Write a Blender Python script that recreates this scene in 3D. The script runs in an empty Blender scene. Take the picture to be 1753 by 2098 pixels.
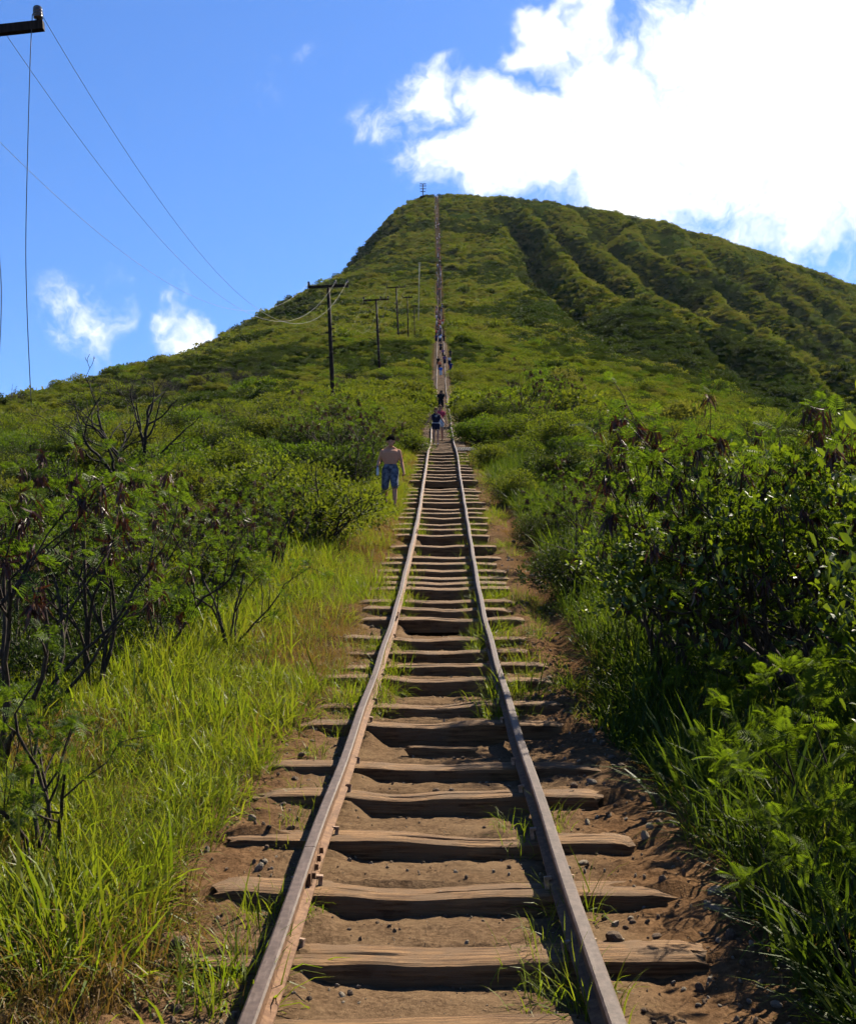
import bpy, math
import numpy as np
from mathutils import Vector, Matrix, Euler, Quaternion

SC = bpy.context.scene
COL = SC.collection
R_ = math.radians

# ------------------------------------------------------------------ camera
F, CX, CY, CAMZ = 2363.0, 876.5, 1049.0, 1.6
PITCH = math.atan(301 / F)
CP, SP = math.cos(PITCH), math.sin(PITCH)
cam = bpy.data.objects.new('camera', bpy.data.cameras.new('camera'))
COL.objects.link(cam)
cam.location = (0, 0, CAMZ)
cam.rotation_euler = (math.pi / 2 + PITCH, 0, 0)
cam.data.sensor_fit = 'HORIZONTAL'
cam.data.sensor_width = 36
cam.data.lens = F / 1753 * 36
cam.data.clip_start = 0.05
cam.data.clip_end = 20000
SC.camera = cam


def ray(px, row):
    v = (CY - row) / F
    return np.array([(px - CX) / F, CP - v * SP, SP + v * CP])


def at(px, row, D):
    """the point D metres in front of the lens seen at a pixel of the photograph"""
    return ray(px, row) * D + np.array([0, 0, CAMZ])


# ------------------------------------------------------------------ light
SUN_EL, SUN_AZ = R_(47), R_(38)          # azimuth: to the right of straight ahead
sun = bpy.data.objects.new('sun', bpy.data.lights.new('sun', 'SUN'))
COL.objects.link(sun)
sun.data.energy = 5.0
sun.data.angle = R_(0.53)
sun.data.color = (1.0, 0.90, 0.73)
sdir = Vector((math.sin(SUN_AZ) * math.cos(SUN_EL), math.cos(SUN_AZ) * math.cos(SUN_EL), math.sin(SUN_EL)))
sun.rotation_euler = sdir.to_track_quat('Z', 'Y').to_euler()

SC.view_settings.view_transform = 'Standard'
SC.view_settings.look = 'None'
SC.view_settings.exposure = 1.72
SC.view_settings.gamma = 1.0
SC.cycles.max_bounces = 2
SC.cycles.diffuse_bounces = 1
SC.cycles.glossy_bounces = 1
SC.cycles.transmission_bounces = 2
SC.cycles.transparent_max_bounces = 4
SC.cycles.sample_clamp_indirect = 4.0
SC.cycles.use_denoising = True
SC.cycles.use_adaptive_sampling = True
SC.cycles.adaptive_threshold = 0.03
SC.cycles.use_light_tree = False

HAZE = 0.00002
SC.cycles.volume_bounces = 0
W = bpy.data.worlds.new('World')
SC.world = W
W.use_nodes = True


class NT:
    """small helper to write node trees"""
    def __init__(s, tree):
        s.t = tree
        tree.nodes.clear()

    def n(s, typ, **kw):
        nd = s.t.nodes.new(typ)
        for k, v in kw.items():
            if k == 'ins':
                for i, x in v.items():
                    if isinstance(x, bpy.types.NodeSocket):
                        s.t.links.new(x, nd.inputs[i])
                    else:
                        nd.inputs[i].default_value = x
            else:
                setattr(nd, k, v)
        return nd

    def math(s, op, a, b=0.0, clamp=False):
        return s.n('ShaderNodeMath', operation=op, use_clamp=clamp, ins={0: a, 1: b}).outputs[0]

    def mix(s, fac, a, b, blend='MIX'):
        nd = s.n('ShaderNodeMix', data_type='RGBA', blend_type=blend)
        for i, x in ((0, fac), (6, a), (7, b)):
            if isinstance(x, bpy.types.NodeSocket):
                s.t.links.new(x, nd.inputs[i])
            else:
                nd.inputs[i].default_value = x if not isinstance(x, tuple) or len(x) == 4 else (*x, 1)
        return nd.outputs[2]

    def ramp(s, fac, lo, hi, a=0.0, b=1.0, smooth=True):
        return s.n('ShaderNodeMapRange', interpolation_type='SMOOTHSTEP' if smooth else 'LINEAR',
                   ins={0: fac, 1: lo, 2: hi, 3: a, 4: b}).outputs[0]

    def noise(s, vec, scale, detail=4.0, rough=0.55, out=0):
        nd = s.n('ShaderNodeTexNoise', ins={'Scale': scale, 'Detail': detail, 'Roughness': rough})
        if vec is not None:
            s.t.links.new(vec, nd.inputs['Vector'])
        return nd.outputs[out]

    def scalev(s, vec, v):
        return s.n('ShaderNodeVectorMath', operation='MULTIPLY', ins={0: vec, 1: v}).outputs[0]


def build_world():
    t = NT(W.node_tree)
    out = t.n('ShaderNodeOutputWorld')
    sky = t.n('ShaderNodeTexSky', sky_type='NISHITA', sun_disc=False, sun_elevation=SUN_EL, sun_rotation=SUN_AZ,
              altitude=50, air_density=1.0, dust_density=0.25, ozone_density=3.0)
    skyc = t.n('ShaderNodeHueSaturation', ins={'Saturation': 1.12, 'Color': sky.outputs[0]}).outputs[0]
    skyc = t.mix(1.0, skyc, (0.70, 0.86, 1.14, 1), 'MULTIPLY')
    d = t.n('ShaderNodeTexCoord').outputs['Generated']
    # cumulus: overlapping masses given as directions in the sky, broken up by fractal noise
    wn = t.n('ShaderNodeTexNoise', ins={'Vector': d, 'Scale': 7.0, 'Detail': 3.0, 'Roughness': 0.6})
    off = t.n('ShaderNodeVectorMath', operation='SUBTRACT', ins={0: wn.outputs[1], 1: (0.5, 0.5, 0.5)}).outputs[0]
    off = t.scalev(off, (0.11, 0.11, 0.11))
    wn2 = t.n('ShaderNodeTexNoise', ins={'Vector': d, 'Scale': 26.0, 'Detail': 3.0, 'Roughness': 0.62})
    off2 = t.scalev(t.n('ShaderNodeVectorMath', operation='SUBTRACT', ins={0: wn2.outputs[1], 1: (0.5, 0.5, 0.5)}).outputs[0], (0.045, 0.045, 0.045))
    off = t.n('ShaderNodeVectorMath', operation='ADD', ins={0: off, 1: off2}).outputs[0]
    wd = t.n('ShaderNodeVectorMath', operation='ADD', ins={0: d, 1: off}).outputs[0]
    masses = [(1610, 200, 400, 1.0), (1270, 270, 215, 1.0), (1050, 275, 135, 1.0), (1100, 95, 85, .9), (1200, 195, 135, .9), (905, 200, 105, .62),
              (985, 350, 125, .75), (900, 350, 95, .36), (850, 215, 80, .34), (1070, 330, 140, .9), (1010, 240, 110, .8), (1190, 90, 90, .6), (1830, -20, 400, 1.0), (1300, 360, 170, 1.0), (2150, 240, 420, 1.0), (840, 260, 75, .30),
              (150, 655, 120, .40), (110, 665, 90, .34), (385, 725, 80, .80), (335, 695, 75, .45), (345, 640, 70, .25), (1490, 455, 60, .55), (1720, 425, 70, .5),
              (1640, 470, 150, .30), (100, 640, 60, .35), (610, 120, 70, .19), (520, 160, 70, .18), (760, 245, 85, .25)]
    field = None
    for px, row, r, w in masses:
        c = ray(px, row)
        c = c / np.linalg.norm(c)
        dist = t.n('ShaderNodeVectorMath', operation='DISTANCE', ins={0: wd, 1: tuple(c)}).outputs[1]
        f = t.n('ShaderNodeMapRange', ins={0: dist, 1: 0.0, 2: r / F, 3: w, 4: 0.0}).outputs[0]
        field = f if field is None else t.n('ShaderNodeMath', operation='SMOOTH_MAX', ins={0: field, 1: f, 2: 0.06}).outputs[0]
    # the rest of the sky: scattered small cumulus of the same sort
    far = t.noise(d, 2.6, 4, 0.6)
    up = t.n('ShaderNodeSeparateXYZ', ins={0: d}).outputs[1]
    away = t.ramp(up, 0.75, 0.35, 0, 1)
    field = t.math('MAXIMUM', field, t.math('MULTIPLY', t.ramp(far, 0.60, 0.85, 0, 0.9), away))
    fine = t.noise(wd, 24.0, 6, 0.62)
    dens = t.math('ADD', field, t.math('MULTIPLY', t.math('MULTIPLY', t.math('SUBTRACT', fine, 0.5), 1.05), t.ramp(field, 0.02, 0.2)))
    alpha = t.ramp(dens, 0.06, 0.58)
    shade = t.noise(wd, 9.0, 2, 0.6)
    cc = t.mix(t.ramp(shade, 0.35, 0.7), (7.6, 7.9, 8.5, 1), (11.0, 11.0, 10.8, 1))
    col = t.mix(alpha, skyc, cc)
    bg = t.n('ShaderNodeBackground', ins={'Color': col, 'Strength': 0.05})
    t.t.links.new(bg.outputs[0], out.inputs[0])


build_world()
W.cycles.sampling_method = 'MANUAL'
W.cycles.sample_map_resolution = 512


# ------------------------------------------------------------------ noise and mesh helpers
def _hash(ix, iy, seed):
    n = (ix.astype(np.int64) * 374761393 + iy.astype(np.int64) * 668265263 + seed * 974711) & 0x7fffffff
    n = ((n ^ (n >> 13)) * 1274126177) & 0x7fffffff
    n = (n ^ (n >> 16)) & 0xffff
    return n / 65535.0


def vnoise(x, y, seed=0):
    x = np.asarray(x, float); y = np.asarray(y, float)
    ix, iy = np.floor(x), np.floor(y)
    fx, fy = x - ix, y - iy
    fx = fx * fx * (3 - 2 * fx); fy = fy * fy * (3 - 2 * fy)
    a = _hash(ix, iy, seed); b = _hash(ix + 1, iy, seed)
    c = _hash(ix, iy + 1, seed); d = _hash(ix + 1, iy + 1, seed)
    return (a * (1 - fx) + b * fx) * (1 - fy) + (c * (1 - fx) + d * fx) * fy


def fbm(x, y, octv=4, seed=0, gain=0.5):
    s, a, tot = 0.0, 1.0, 0.0
    for o in range(octv):
        s = s + a * (vnoise(x, y, seed + o * 17) - 0.5)
        tot += a; a *= gain
        x = x * 2.03 + 11.3; y = y * 2.03 + 5.7
    return s / tot * 2


def sstep(a, b, x):
    t = np.clip((np.asarray(x, float) - a) / (b - a), 0, 1)
    return t * t * (3 - 2 * t)


def hermite(xs, ys):
    xs = np.array(xs, float); ys = np.array(ys, float)
    dl = np.diff(ys) / np.diff(xs)
    m = np.concatenate([[dl[0]], (dl[1:] + dl[:-1]) / 2, [dl[-1]]])

    def fn(x):
        x = np.asarray(x, float)
        i = np.clip(np.searchsorted(xs, x) - 1, 0, len(xs) - 2)
        h = xs[i + 1] - xs[i]
        t = np.clip((x - xs[i]) / h, 0, 1)
        return ((2 * t**3 - 3 * t**2 + 1) * ys[i] + (t**3 - 2 * t**2 + t) * h * m[i]
                + (-2 * t**3 + 3 * t**2) * ys[i + 1] + (t**3 - t**2) * h * m[i + 1])
    return fn


def mesh_np(name, V, Fc, mat=None, smooth=False):
    """V (n,3); Fc one (m,k) array or a list of such arrays"""
    me = bpy.data.meshes.new(name)
    V = np.asarray(V, np.float32)
    Fs = Fc if isinstance(Fc, list) else [Fc]
    Fs = [np.asarray(f, np.int32) for f in Fs if len(f)]
    loops = np.concatenate([f.ravel() for f in Fs])
    sizes = np.concatenate([np.full(len(f), f.shape[1], np.int32) for f in Fs])
    starts = np.concatenate([[0], np.cumsum(sizes)[:-1]]).astype(np.int32)
    me.vertices.add(len(V)); me.vertices.foreach_set('co', V.ravel())
    me.loops.add(len(loops)); me.loops.foreach_set('vertex_index', loops)
    me.polygons.add(len(sizes)); me.polygons.foreach_set('loop_start', starts)
    me.polygons.foreach_set('use_smooth', np.full(len(sizes), bool(smooth)))
    if mat is not None:
        for m in (mat if isinstance(mat, (list, tuple)) else [mat]):
            me.materials.append(m)
    me.update(calc_edges=True)
    me.validate()
    return me


def obj(name, me, parent=None, loc=(0, 0, 0), rot=(0, 0, 0), scale=(1, 1, 1), **props):
    o = bpy.data.objects.new(name, me)
    COL.objects.link(o)
    o.location = loc; o.rotation_euler = rot
    o.scale = scale if not np.isscalar(scale) else (scale,) * 3
    if parent is not None:
        o.parent = parent
    for k, v in props.items():
        if v is not None:
            o[k] = v
    return o


def thing(name, label, category, loc=(0, 0, 0), rot=(0, 0, 0), scale=1.0, group=None):
    return obj(name, None, None, loc, rot, scale, label=label, category=category, group=group)


class MB:
    """collects tubes, boxes and strips into one mesh"""
    def __init__(s):
        s.V = []; s.T = []; s.Q = []; s.n = 0; s.mt = []; s.mq = []

    def add(s, V, T=(), Q=(), m=0):
        V = np.asarray(V, float)
        s.V.append(V)
        if len(T):
            s.T.append(np.asarray(T) + s.n); s.mt += [m] * len(T)
        if len(Q):
            s.Q.append(np.asarray(Q) + s.n); s.mq += [m] * len(Q)
        s.n += len(V)

    def tube(s, pts, rad, k=6, cap=True, m=0):
        pts = np.asarray(pts, float); n = len(pts)
        rad = np.full(n, rad) if np.isscalar(rad) else np.asarray(rad, float)
        tan = np.gradient(pts, axis=0)
        tan /= np.linalg.norm(tan, axis=1)[:, None] + 1e-9
        ref = np.array([0, 0, 1.0]) if abs(tan[0, 2]) < 0.9 else np.array([1.0, 0, 0])
        rings = []
        for i in range(n):
            a = np.cross(tan[i], ref); a /= np.linalg.norm(a) + 1e-9
            b = np.cross(tan[i], a)
            ref = np.cross(a, tan[i]) if False else ref
            th = np.arange(k) * 2 * np.pi / k
            rings.append(pts[i] + rad[i] * (np.cos(th)[:, None] * a + np.sin(th)[:, None] * b))
        V = np.concatenate(rings)
        Q = [(i * k + j, i * k + (j + 1) % k, (i + 1) * k + (j + 1) % k, (i + 1) * k + j) for i in range(n - 1) for j in range(k)]
        T = []
        if cap:
            V = np.concatenate([V, pts[[0, -1]]])
            c0, c1 = n * k, n * k + 1
            T = [(c0, (j + 1) % k, j) for j in range(k)] + [(c1, (n - 1) * k + j, (n - 1) * k + (j + 1) % k) for j in range(k)]
        s.add(V, T, Q, m)

    def box(s, c, h, M=None, m=0):
        V = np.array([(x, y, z) for x in (-1, 1) for y in (-1, 1) for z in (-1, 1)], float) * np.asarray(h)
        if M is not None:
            V = V @ np.asarray(M).T
        V = V + np.asarray(c)
        s.add(V, (), [(0, 1, 3, 2), (4, 6, 7, 5), (0, 4, 5, 1), (2, 3, 7, 6), (0, 2, 6, 4), (1, 5, 7, 3)], m)

    def lathe(s, prof, k=12, c=(0, 0, 0), m=0):
        th = np.arange(k) * 2 * np.pi / k
        V = np.concatenate([np.stack([r * np.cos(th), r * np.sin(th), np.full(k, z)], 1) for r, z in prof]) + np.asarray(c)
        n = len(prof)
        Q = [(i * k + j, i * k + (j + 1) % k, (i + 1) * k + (j + 1) % k, (i + 1) * k + j) for i in range(n - 1) for j in range(k)]
        s.add(V, (), Q, m)

    def mesh(s, name, mat, smooth=False):
        V = np.concatenate(s.V)
        T = np.concatenate(s.T) if s.T else np.zeros((0, 3), int)
        Q = np.concatenate(s.Q) if s.Q else np.zeros((0, 4), int)
        me = mesh_np(name, V, [T, Q], mat, smooth)
        if isinstance(mat, (list, tuple)) and len(mat) > 1:
            me.polygons.foreach_set('material_index', np.array(s.mt + s.mq, np.int32))
        return me


# ------------------------------------------------------------------ materials
def material(name):
    m = bpy.data.materials.new(name)
    m.use_nodes = True
    t = NT(m.node_tree)
    t.o = t.n('ShaderNodeOutputMaterial')
    return m, t


def principled(t, col, rough=0.8, spec=0.3, bump=None, bstr=0.5, bdist=0.01, metal=0.0):
    p = t.n('ShaderNodeBsdfPrincipled', ins={'Roughness': rough, 'Metallic': metal, 'Specular IOR Level': spec})
    if isinstance(col, bpy.types.NodeSocket):
        t.t.links.new(col, p.inputs['Base Color'])
    else:
        p.inputs['Base Color'].default_value = (*col, 1)
    if bump is not None:
        b = t.n('ShaderNodeBump', ins={'Strength': bstr, 'Distance': bdist, 'Height': bump})
        t.t.links.new(b.outputs[0], p.inputs['Normal'])
    t.t.links.new(p.outputs[0], t.o.inputs[0])
    return p


def mat_plain(name, a, b, scale=6.0, rough=0.8, spec=0.3, bs=0.3, bd=0.01, stretch=None, metal=0.0):
    m, t = material(name)
    v = t.n('ShaderNodeTexCoord').outputs['Object']
    if stretch:
        v = t.scalev(v, stretch)
    n = t.noise(v, scale, 6, 0.6)
    c = t.mix(t.ramp(n, 0.35, 0.65), a, b)
    principled(t, c, rough, spec, n, bs, bd, metal)
    return m


def mat_leaf(name, a, b, c, trans=0.4, rough=0.45, spec=0.35, island=True):
    """leaf: diffuse and translucent in one colour that varies leaf by leaf and plant by plant, with a waxy coat"""
    m, t = material(name)
    g = t.n('ShaderNodeNewGeometry')
    oi = t.n('ShaderNodeObjectInfo')
    r1 = g.outputs['Random Per Island'] if island else oi.outputs['Random']
    col = t.mix(r1, a, b)
    col = t.mix(t.ramp(oi.outputs['Random'], 0.15, 0.95, 0, 0.75, False), col, c)
    dif = t.n('ShaderNodeBsdfDiffuse', ins={'Color': col})
    trc = t.mix(1.0, col, (1.35, 1.25, 0.55, 1), 'MULTIPLY')
    tr = t.n('ShaderNodeBsdfTranslucent', ins={'Color': trc})
    mx = t.n('ShaderNodeMixShader', ins={0: trans, 1: dif.outputs[0], 2: tr.outputs[0]})
    if spec > 0:
        gl = t.n('ShaderNodeBsdfGlossy', ins={'Color': (1, 1, 1, 1), 'Roughness': rough})
        fac = spec * 0.06
        mx = t.n('ShaderNodeMixShader', ins={0: fac, 1: mx.outputs[0], 2: gl.outputs[0]})
    t.t.links.new(mx.outputs[0], t.o.inputs[0])
    return m


def mat_ground():
    m, t = material('ground_soil')
    v = t.n('ShaderNodeTexCoord').outputs['Object']
    at_ = t.n('ShaderNodeAttribute', attribute_name='zone')
    z = t.n('ShaderNodeSeparateColor', ins={0: at_.outputs['Color']})
    n1 = t.noise(v, 2.2, 6, 0.62)
    n2 = t.noise(v, 38.0, 5, 0.7)
    n3 = t.noise(v, 0.07, 6, 0.6)
    n4 = t.noise(v, 220.0, 2, 0.6)
    dirt = t.mix(t.ramp(n2, 0.3, 0.72), (0.050, 0.031, 0.018), (0.118, 0.077, 0.045))
    dirt = t.mix(t.ramp(n1, 0.42, 0.66, 0, 0.55), dirt, (0.128, 0.086, 0.050, 1))
    red = t.mix(t.ramp(n2, 0.3, 0.7), (0.046, 0.024, 0.011), (0.115, 0.064, 0.032))
    soil = t.mix(t.ramp(n2, 0.3, 0.7), (0.016, 0.012, 0.005), (0.036, 0.027, 0.011))
    hill = t.mix(t.ramp(n3, 0.35, 0.65), (0.016, 0.027, 0.004), (0.034, 0.043, 0.008))
    c = t.mix(z.outputs[0], soil, dirt)
    c = t.mix(z.outputs[1], c, red)
    c = t.mix(z.outputs[2], c, hill)
    h = t.math('ADD', t.math('MULTIPLY', n2, 0.8), t.math('MULTIPLY', n4, 0.35))
    p = principled(t, c, 0.95, 0.1, h, 0.75, 0.018)
    bn = p.inputs['Normal'].links[0].from_node
    t.t.links.new(t.math('MULTIPLY', t.math('SUBTRACT', 1.0, z.outputs[2]), 0.75), bn.inputs['Strength'])
    p.inputs['Specular IOR Level'].default_value = 0.0
    return m


def mat_tie(name='weathered_timber', k=1.0):
    m, t = material(name)
    tc = t.n('ShaderNodeTexCoord').outputs['Object']
    oi = t.n('ShaderNodeObjectInfo').outputs['Random']
    sh = t.n('ShaderNodeCombineXYZ', ins={0: t.math('MULTIPLY', oi, 37.0), 1: t.math('MULTIPLY', oi, 11.0)}).outputs[0]
    v = t.n('ShaderNodeVectorMath', operation='ADD', ins={0: tc, 1: sh}).outputs[0]
    gr = t.noise(t.scalev(v, (2.2, 60, 60)), 1.0, 6, 0.65)
    fine = t.noise(t.scalev(v, (6, 190, 190)), 1.0, 4, 0.7)
    big = t.noise(v, 4.5, 4, 0.6)
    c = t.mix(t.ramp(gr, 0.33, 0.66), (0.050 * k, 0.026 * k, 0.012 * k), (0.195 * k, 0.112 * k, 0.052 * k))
    c = t.mix(t.ramp(fine, 0.55, 0.70, 0, 0.4), c, (0.020, 0.012, 0.007, 1))
    c = t.mix(t.ramp(big, 0.42, 0.60, 0, 0.85), c, (0.100, 0.062, 0.034, 1))     # trodden-in soil
    h = t.math('ADD', gr, t.math('MULTIPLY', fine, 0.6))
    principled(t, c, 0.9, 0.15, h, 0.85, 0.012)
    return m


def mat_rust(name, a, b, c, rough, spec):
    m, t = material(name)
    v = t.n('ShaderNodeTexCoord').outputs['Object']
    n = t.noise(v, 26.0, 7, 0.65)
    n2 = t.noise(t.scalev(v, (60, 1.2, 60)), 1.0, 4, 0.6)
    n3 = t.noise(v, 2.5, 3, 0.5)
    col = t.mix(t.ramp(n, 0.35, 0.66), a, b)
    col = t.mix(t.ramp(n2, 0.5, 0.72, 0, 0.7), col, c)
    col = t.mix(t.ramp(n3, 0.5, 0.7, 0, 0.35), col, tuple(x * 0.6 for x in a))
    principled(t, col, rough, spec, n, 0.35, 0.004)
    return m


M = {}
M['ground'] = mat_ground()
M['tie'] = mat_tie()
M['tie_side'] = mat_tie('shaded_timber', 0.80)  # same timber darkened for side faces: riser shade put into the colour
M['rail_top'] = mat_rust('worn_rail_head', (0.038, 0.023, 0.017), (0.070, 0.046, 0.036), (0.098, 0.070, 0.057), 0.6, 0.2)
M['rail_side'] = mat_rust('rusted_rail', (0.085, 0.042, 0.022), (0.150, 0.082, 0.043), (0.065, 0.034, 0.02), 0.85, 0.2)
M['spike'] = mat_rust('rusted_spike', (0.16, 0.10, 0.07), (0.30, 0.21, 0.15), (0.12, 0.07, 0.05), 0.8, 0.2)
M['stone'] = mat_plain('field_stone', (0.0715, 0.0488, 0.0338), (0.1755, 0.1268, 0.0910), 14, 0.95, 0.1, 0.8, 0.02)
M['stone_pale'] = mat_plain('pale_stone', (0.1625, 0.1300, 0.0975), (0.2860, 0.2405, 0.1820), 14, 0.95, 0.1, 0.8, 0.02)
M['stone_dark'] = mat_plain('dark_lava_stone', (0.03, 0.022, 0.018), (0.075, 0.055, 0.045), 18, 0.95, 0.1, 0.9, 0.02)
M['pole'] = mat_plain('creosoted_pole', (0.012, 0.008, 0.007), (0.030, 0.020, 0.015), 1.0, 0.9, 0.15, 0.5, 0.02, (18, 18, 1.2))
M['pole_grey'] = mat_plain('grey_pole', (0.20, 0.19, 0.17), (0.30, 0.29, 0.26), 1.0, 0.85, 0.2, 0.3, 0.02, (8, 8, 1.0))
M['insulator'] = mat_plain('brown_porcelain', (0.030, 0.014, 0.010), (0.05, 0.022, 0.014), 4, 0.15, 0.7, 0.0)
M['grating'] = mat_rust('dull_steel', (.06, .052, .05), (.10, .09, .085), (.07, .045, .03), .7, .2)
M['wire'] = mat_plain('weathered_wire', (0.05, 0.055, 0.05), (0.08, 0.085, 0.075), 4, 0.6, 0.3, 0.0)
M['wire_dark'] = mat_plain('dark_wire', (0.03, 0.03, 0.03), (0.05, 0.05, 0.05), 4, 0.6, 0.3, 0.0)
M['bark'] = mat_plain('grey_brown_bark', (0.016, 0.011, 0.008), (0.050, 0.036, 0.027), 1.0, 0.9, 0.15, 0.6, 0.01, (40, 40, 7))
M['bark_dead'] = mat_plain('dead_dark_bark', (0.008, 0.007, 0.006), (0.024, 0.019, 0.017), 1.0, 0.9, 0.15, 0.6, 0.02, (25, 25, 5))
M['twig'] = mat_plain('grey_dead_twig', (0.026, 0.020, 0.019), (0.050, 0.040, 0.037), 8, 0.9, 0.1, 0.0)
M['pod'] = mat_leaf('dry_brown_pod', (0.018, 0.006, 0.005), (0.056, 0.019, 0.013), (0.034, 0.011, 0.008), 0.22, 0.45, 0.35)
M['pod_pale'] = mat_leaf('split_pale_pod', (0.14, 0.085, 0.055), (0.22, 0.15, 0.10), (0.17, 0.11, 0.075), 0.2, 0.5, 0.2)
M['koa'] = mat_leaf('feathery_leaf', (0.022, 0.046, 0.004), (0.068, 0.112, 0.009), (0.040, 0.068, 0.006), 0.54, 0.5, 0.2)
M['koa_bright'] = mat_leaf('young_feathery_leaf', (0.032, 0.062, 0.004), (0.088, 0.132, 0.009), (0.056, 0.090, 0.007), 0.58, 0.5, 0.15)
M['glossy'] = mat_leaf('glossy_leaf', (0.018, 0.038, 0.003), (0.094, 0.134, 0.010), (0.050, 0.076, 0.006), 0.54, 0.42, .42)
M['scrub'] = mat_leaf('scrub_leaf', (0.022, 0.042, 0.004), (0.086, 0.114, 0.010), (0.066, 0.074, 0.011), 0.52, 0.5, 0.2)
M['scrub_dark'] = mat_leaf('dark_scrub_leaf', (0.010, 0.021, 0.004), (0.028, 0.046, 0.007), (0.024, 0.033, 0.007), 0.4, 0.5, 0.2)
M['scrub_olive'] = mat_leaf('olive_scrub_leaf', (0.044, 0.056, 0.012), (0.094, 0.104, 0.021), (0.084, 0.084, 0.024), 0.48, 0.5, 0.1)
M['grass'] = mat_leaf('green_grass', (0.044, 0.076, 0.005), (0.118, 0.160, 0.012), (0.100, 0.108, 0.014), 0.56, 0.40, 0.15)
M['grass_dark'] = mat_leaf('dark_green_grass', (0.018, 0.038, 0.005), (0.050, 0.078, 0.009), (0.034, 0.052, 0.008), 0.48, 0.45, 0.15)
M['straw'] = mat_leaf('dry_grass', (0.0840, 0.0528, 0.0176), (0.1760, 0.1240, 0.0440), (0.1120, 0.0680, 0.0240), 0.4, 0.5, 0.2)

# ------------------------------------------------------------------ the lie of the land
# profile of the rail heads up the hill: near slope about 1 in 7, steepening to more than 1 in 2 under the rim
_py = [-400, -60, 0, 3.57, 5.54, 8.62, 14.4, 18.4, 26.3, 34.7, 46.1, 58, 90, 115.7, 138, 165, 194.6, 210, 225, 243, 291, 340, 435, 530, 624, 718, 738, 780, 900, 1300, 4000]
_pz = [-52, -9.6, -1.57, -1.07, -.80, -.36, .60, 1.47, 3.34, 5.5, 8.45, 11.5, 19.8, 26.6, 33.8, 43.2, 54.5, 58.3, 61.6, 68.3, 85.9, 104.3, 144.5, 190.5, 242, 298.5, 303, 292, 225, 60, 20]
_rz = hermite(_py, _pz)


def rail_z(y):
    return _rz(y) + CAMZ


track_x = hermite([-400, 0, 3.57, 14.4, 26.3, 46.1, 115.7, 194.6, 340, 530, 718, 1300, 4000],
                  [-3, 0, .01, .14, .33, .57, 1.38, 2.16, 3.48, 5.0, 5.2, 5.5, 6])

_rows = np.array([2098, 1900, 1700, 1450, 1250, 1152, 1050, 971, 920, 887.])
_gap = np.array([764, 628, 482, 305.5, 181, 141, 98, 74, 55.5, 44.])


def row_to_y(row):
    """distance up the track of a tie whose front edge lies on this row (from the spread of the rails)"""
    D = F * 1.1 / np.interp(row, _rows[::-1], _gap[::-1])
    return D * ray(CX, row)[1]


tie_rows = [2077, 1880, 1760, 1659, 1578, 1523, 1442, 1408.6, 1357, 1330, 1303.6, 1281, 1245, 1224.5, 1205.7, 1179, 1168, 1157,
            1144, 1130.4, 1119, 1098.8, 1079, 1068, 1059, 1050, 1037.6, 1029, 1017, 1007, 1000, 993, 986, 969, 964, 959.5,
            952, 947, 942, 936, 931, 925, 920]
TY = [2.1, 2.85] + [float(row_to_y(r)) for r in tie_rows]
_t = np.random.default_rng(5)
while TY[-1] < 205:
    TY.append(TY[-1] + 0.74 + _t.uniform(-.06, .08))
TY = np.array(TY)
TIE_W = 0.27
TOP = rail_z(TY) - 0.135
TOP[:46] += _t.uniform(-.018, .012, 46)


def bed_smooth(y):
    return rail_z(y) - 0.145


def lateral(u, y):
    """how the hill falls away on either side of the line of the track"""
    near = 1 - sstep(40, 90, y)
    up = sstep(225, 330, y)
    L = np.maximum(-u, 0); Rr = np.maximum(u, 0)

    def fall(d, k, s):
        b = s / (2 * k)
        return s * b * (np.sqrt(1 + (d / b) ** 2) - 1)
    kl = .00205 * (1 - up) + up * np.interp(y, [300, 340, 435, 530, 624, 718], [.0022, .0025, .0034, .0049, .0105, .0175])
    sl = .36 * (1 - up) + up * np.interp(y, [300, 435, 530, 718], [.7, .9, 1.2, 2.3])
    dl = fall(L, kl, sl)
    kr = .0046 * (1 - up) + up * (.0017 - .00078 * sstep(380, 620, y))
    sr = .50 * (1 - up) + up * .85
    dr = fall(Rr, kr, sr)
    return -(dl + dr) * (0.25 + 0.75 * (1 - near))


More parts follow.
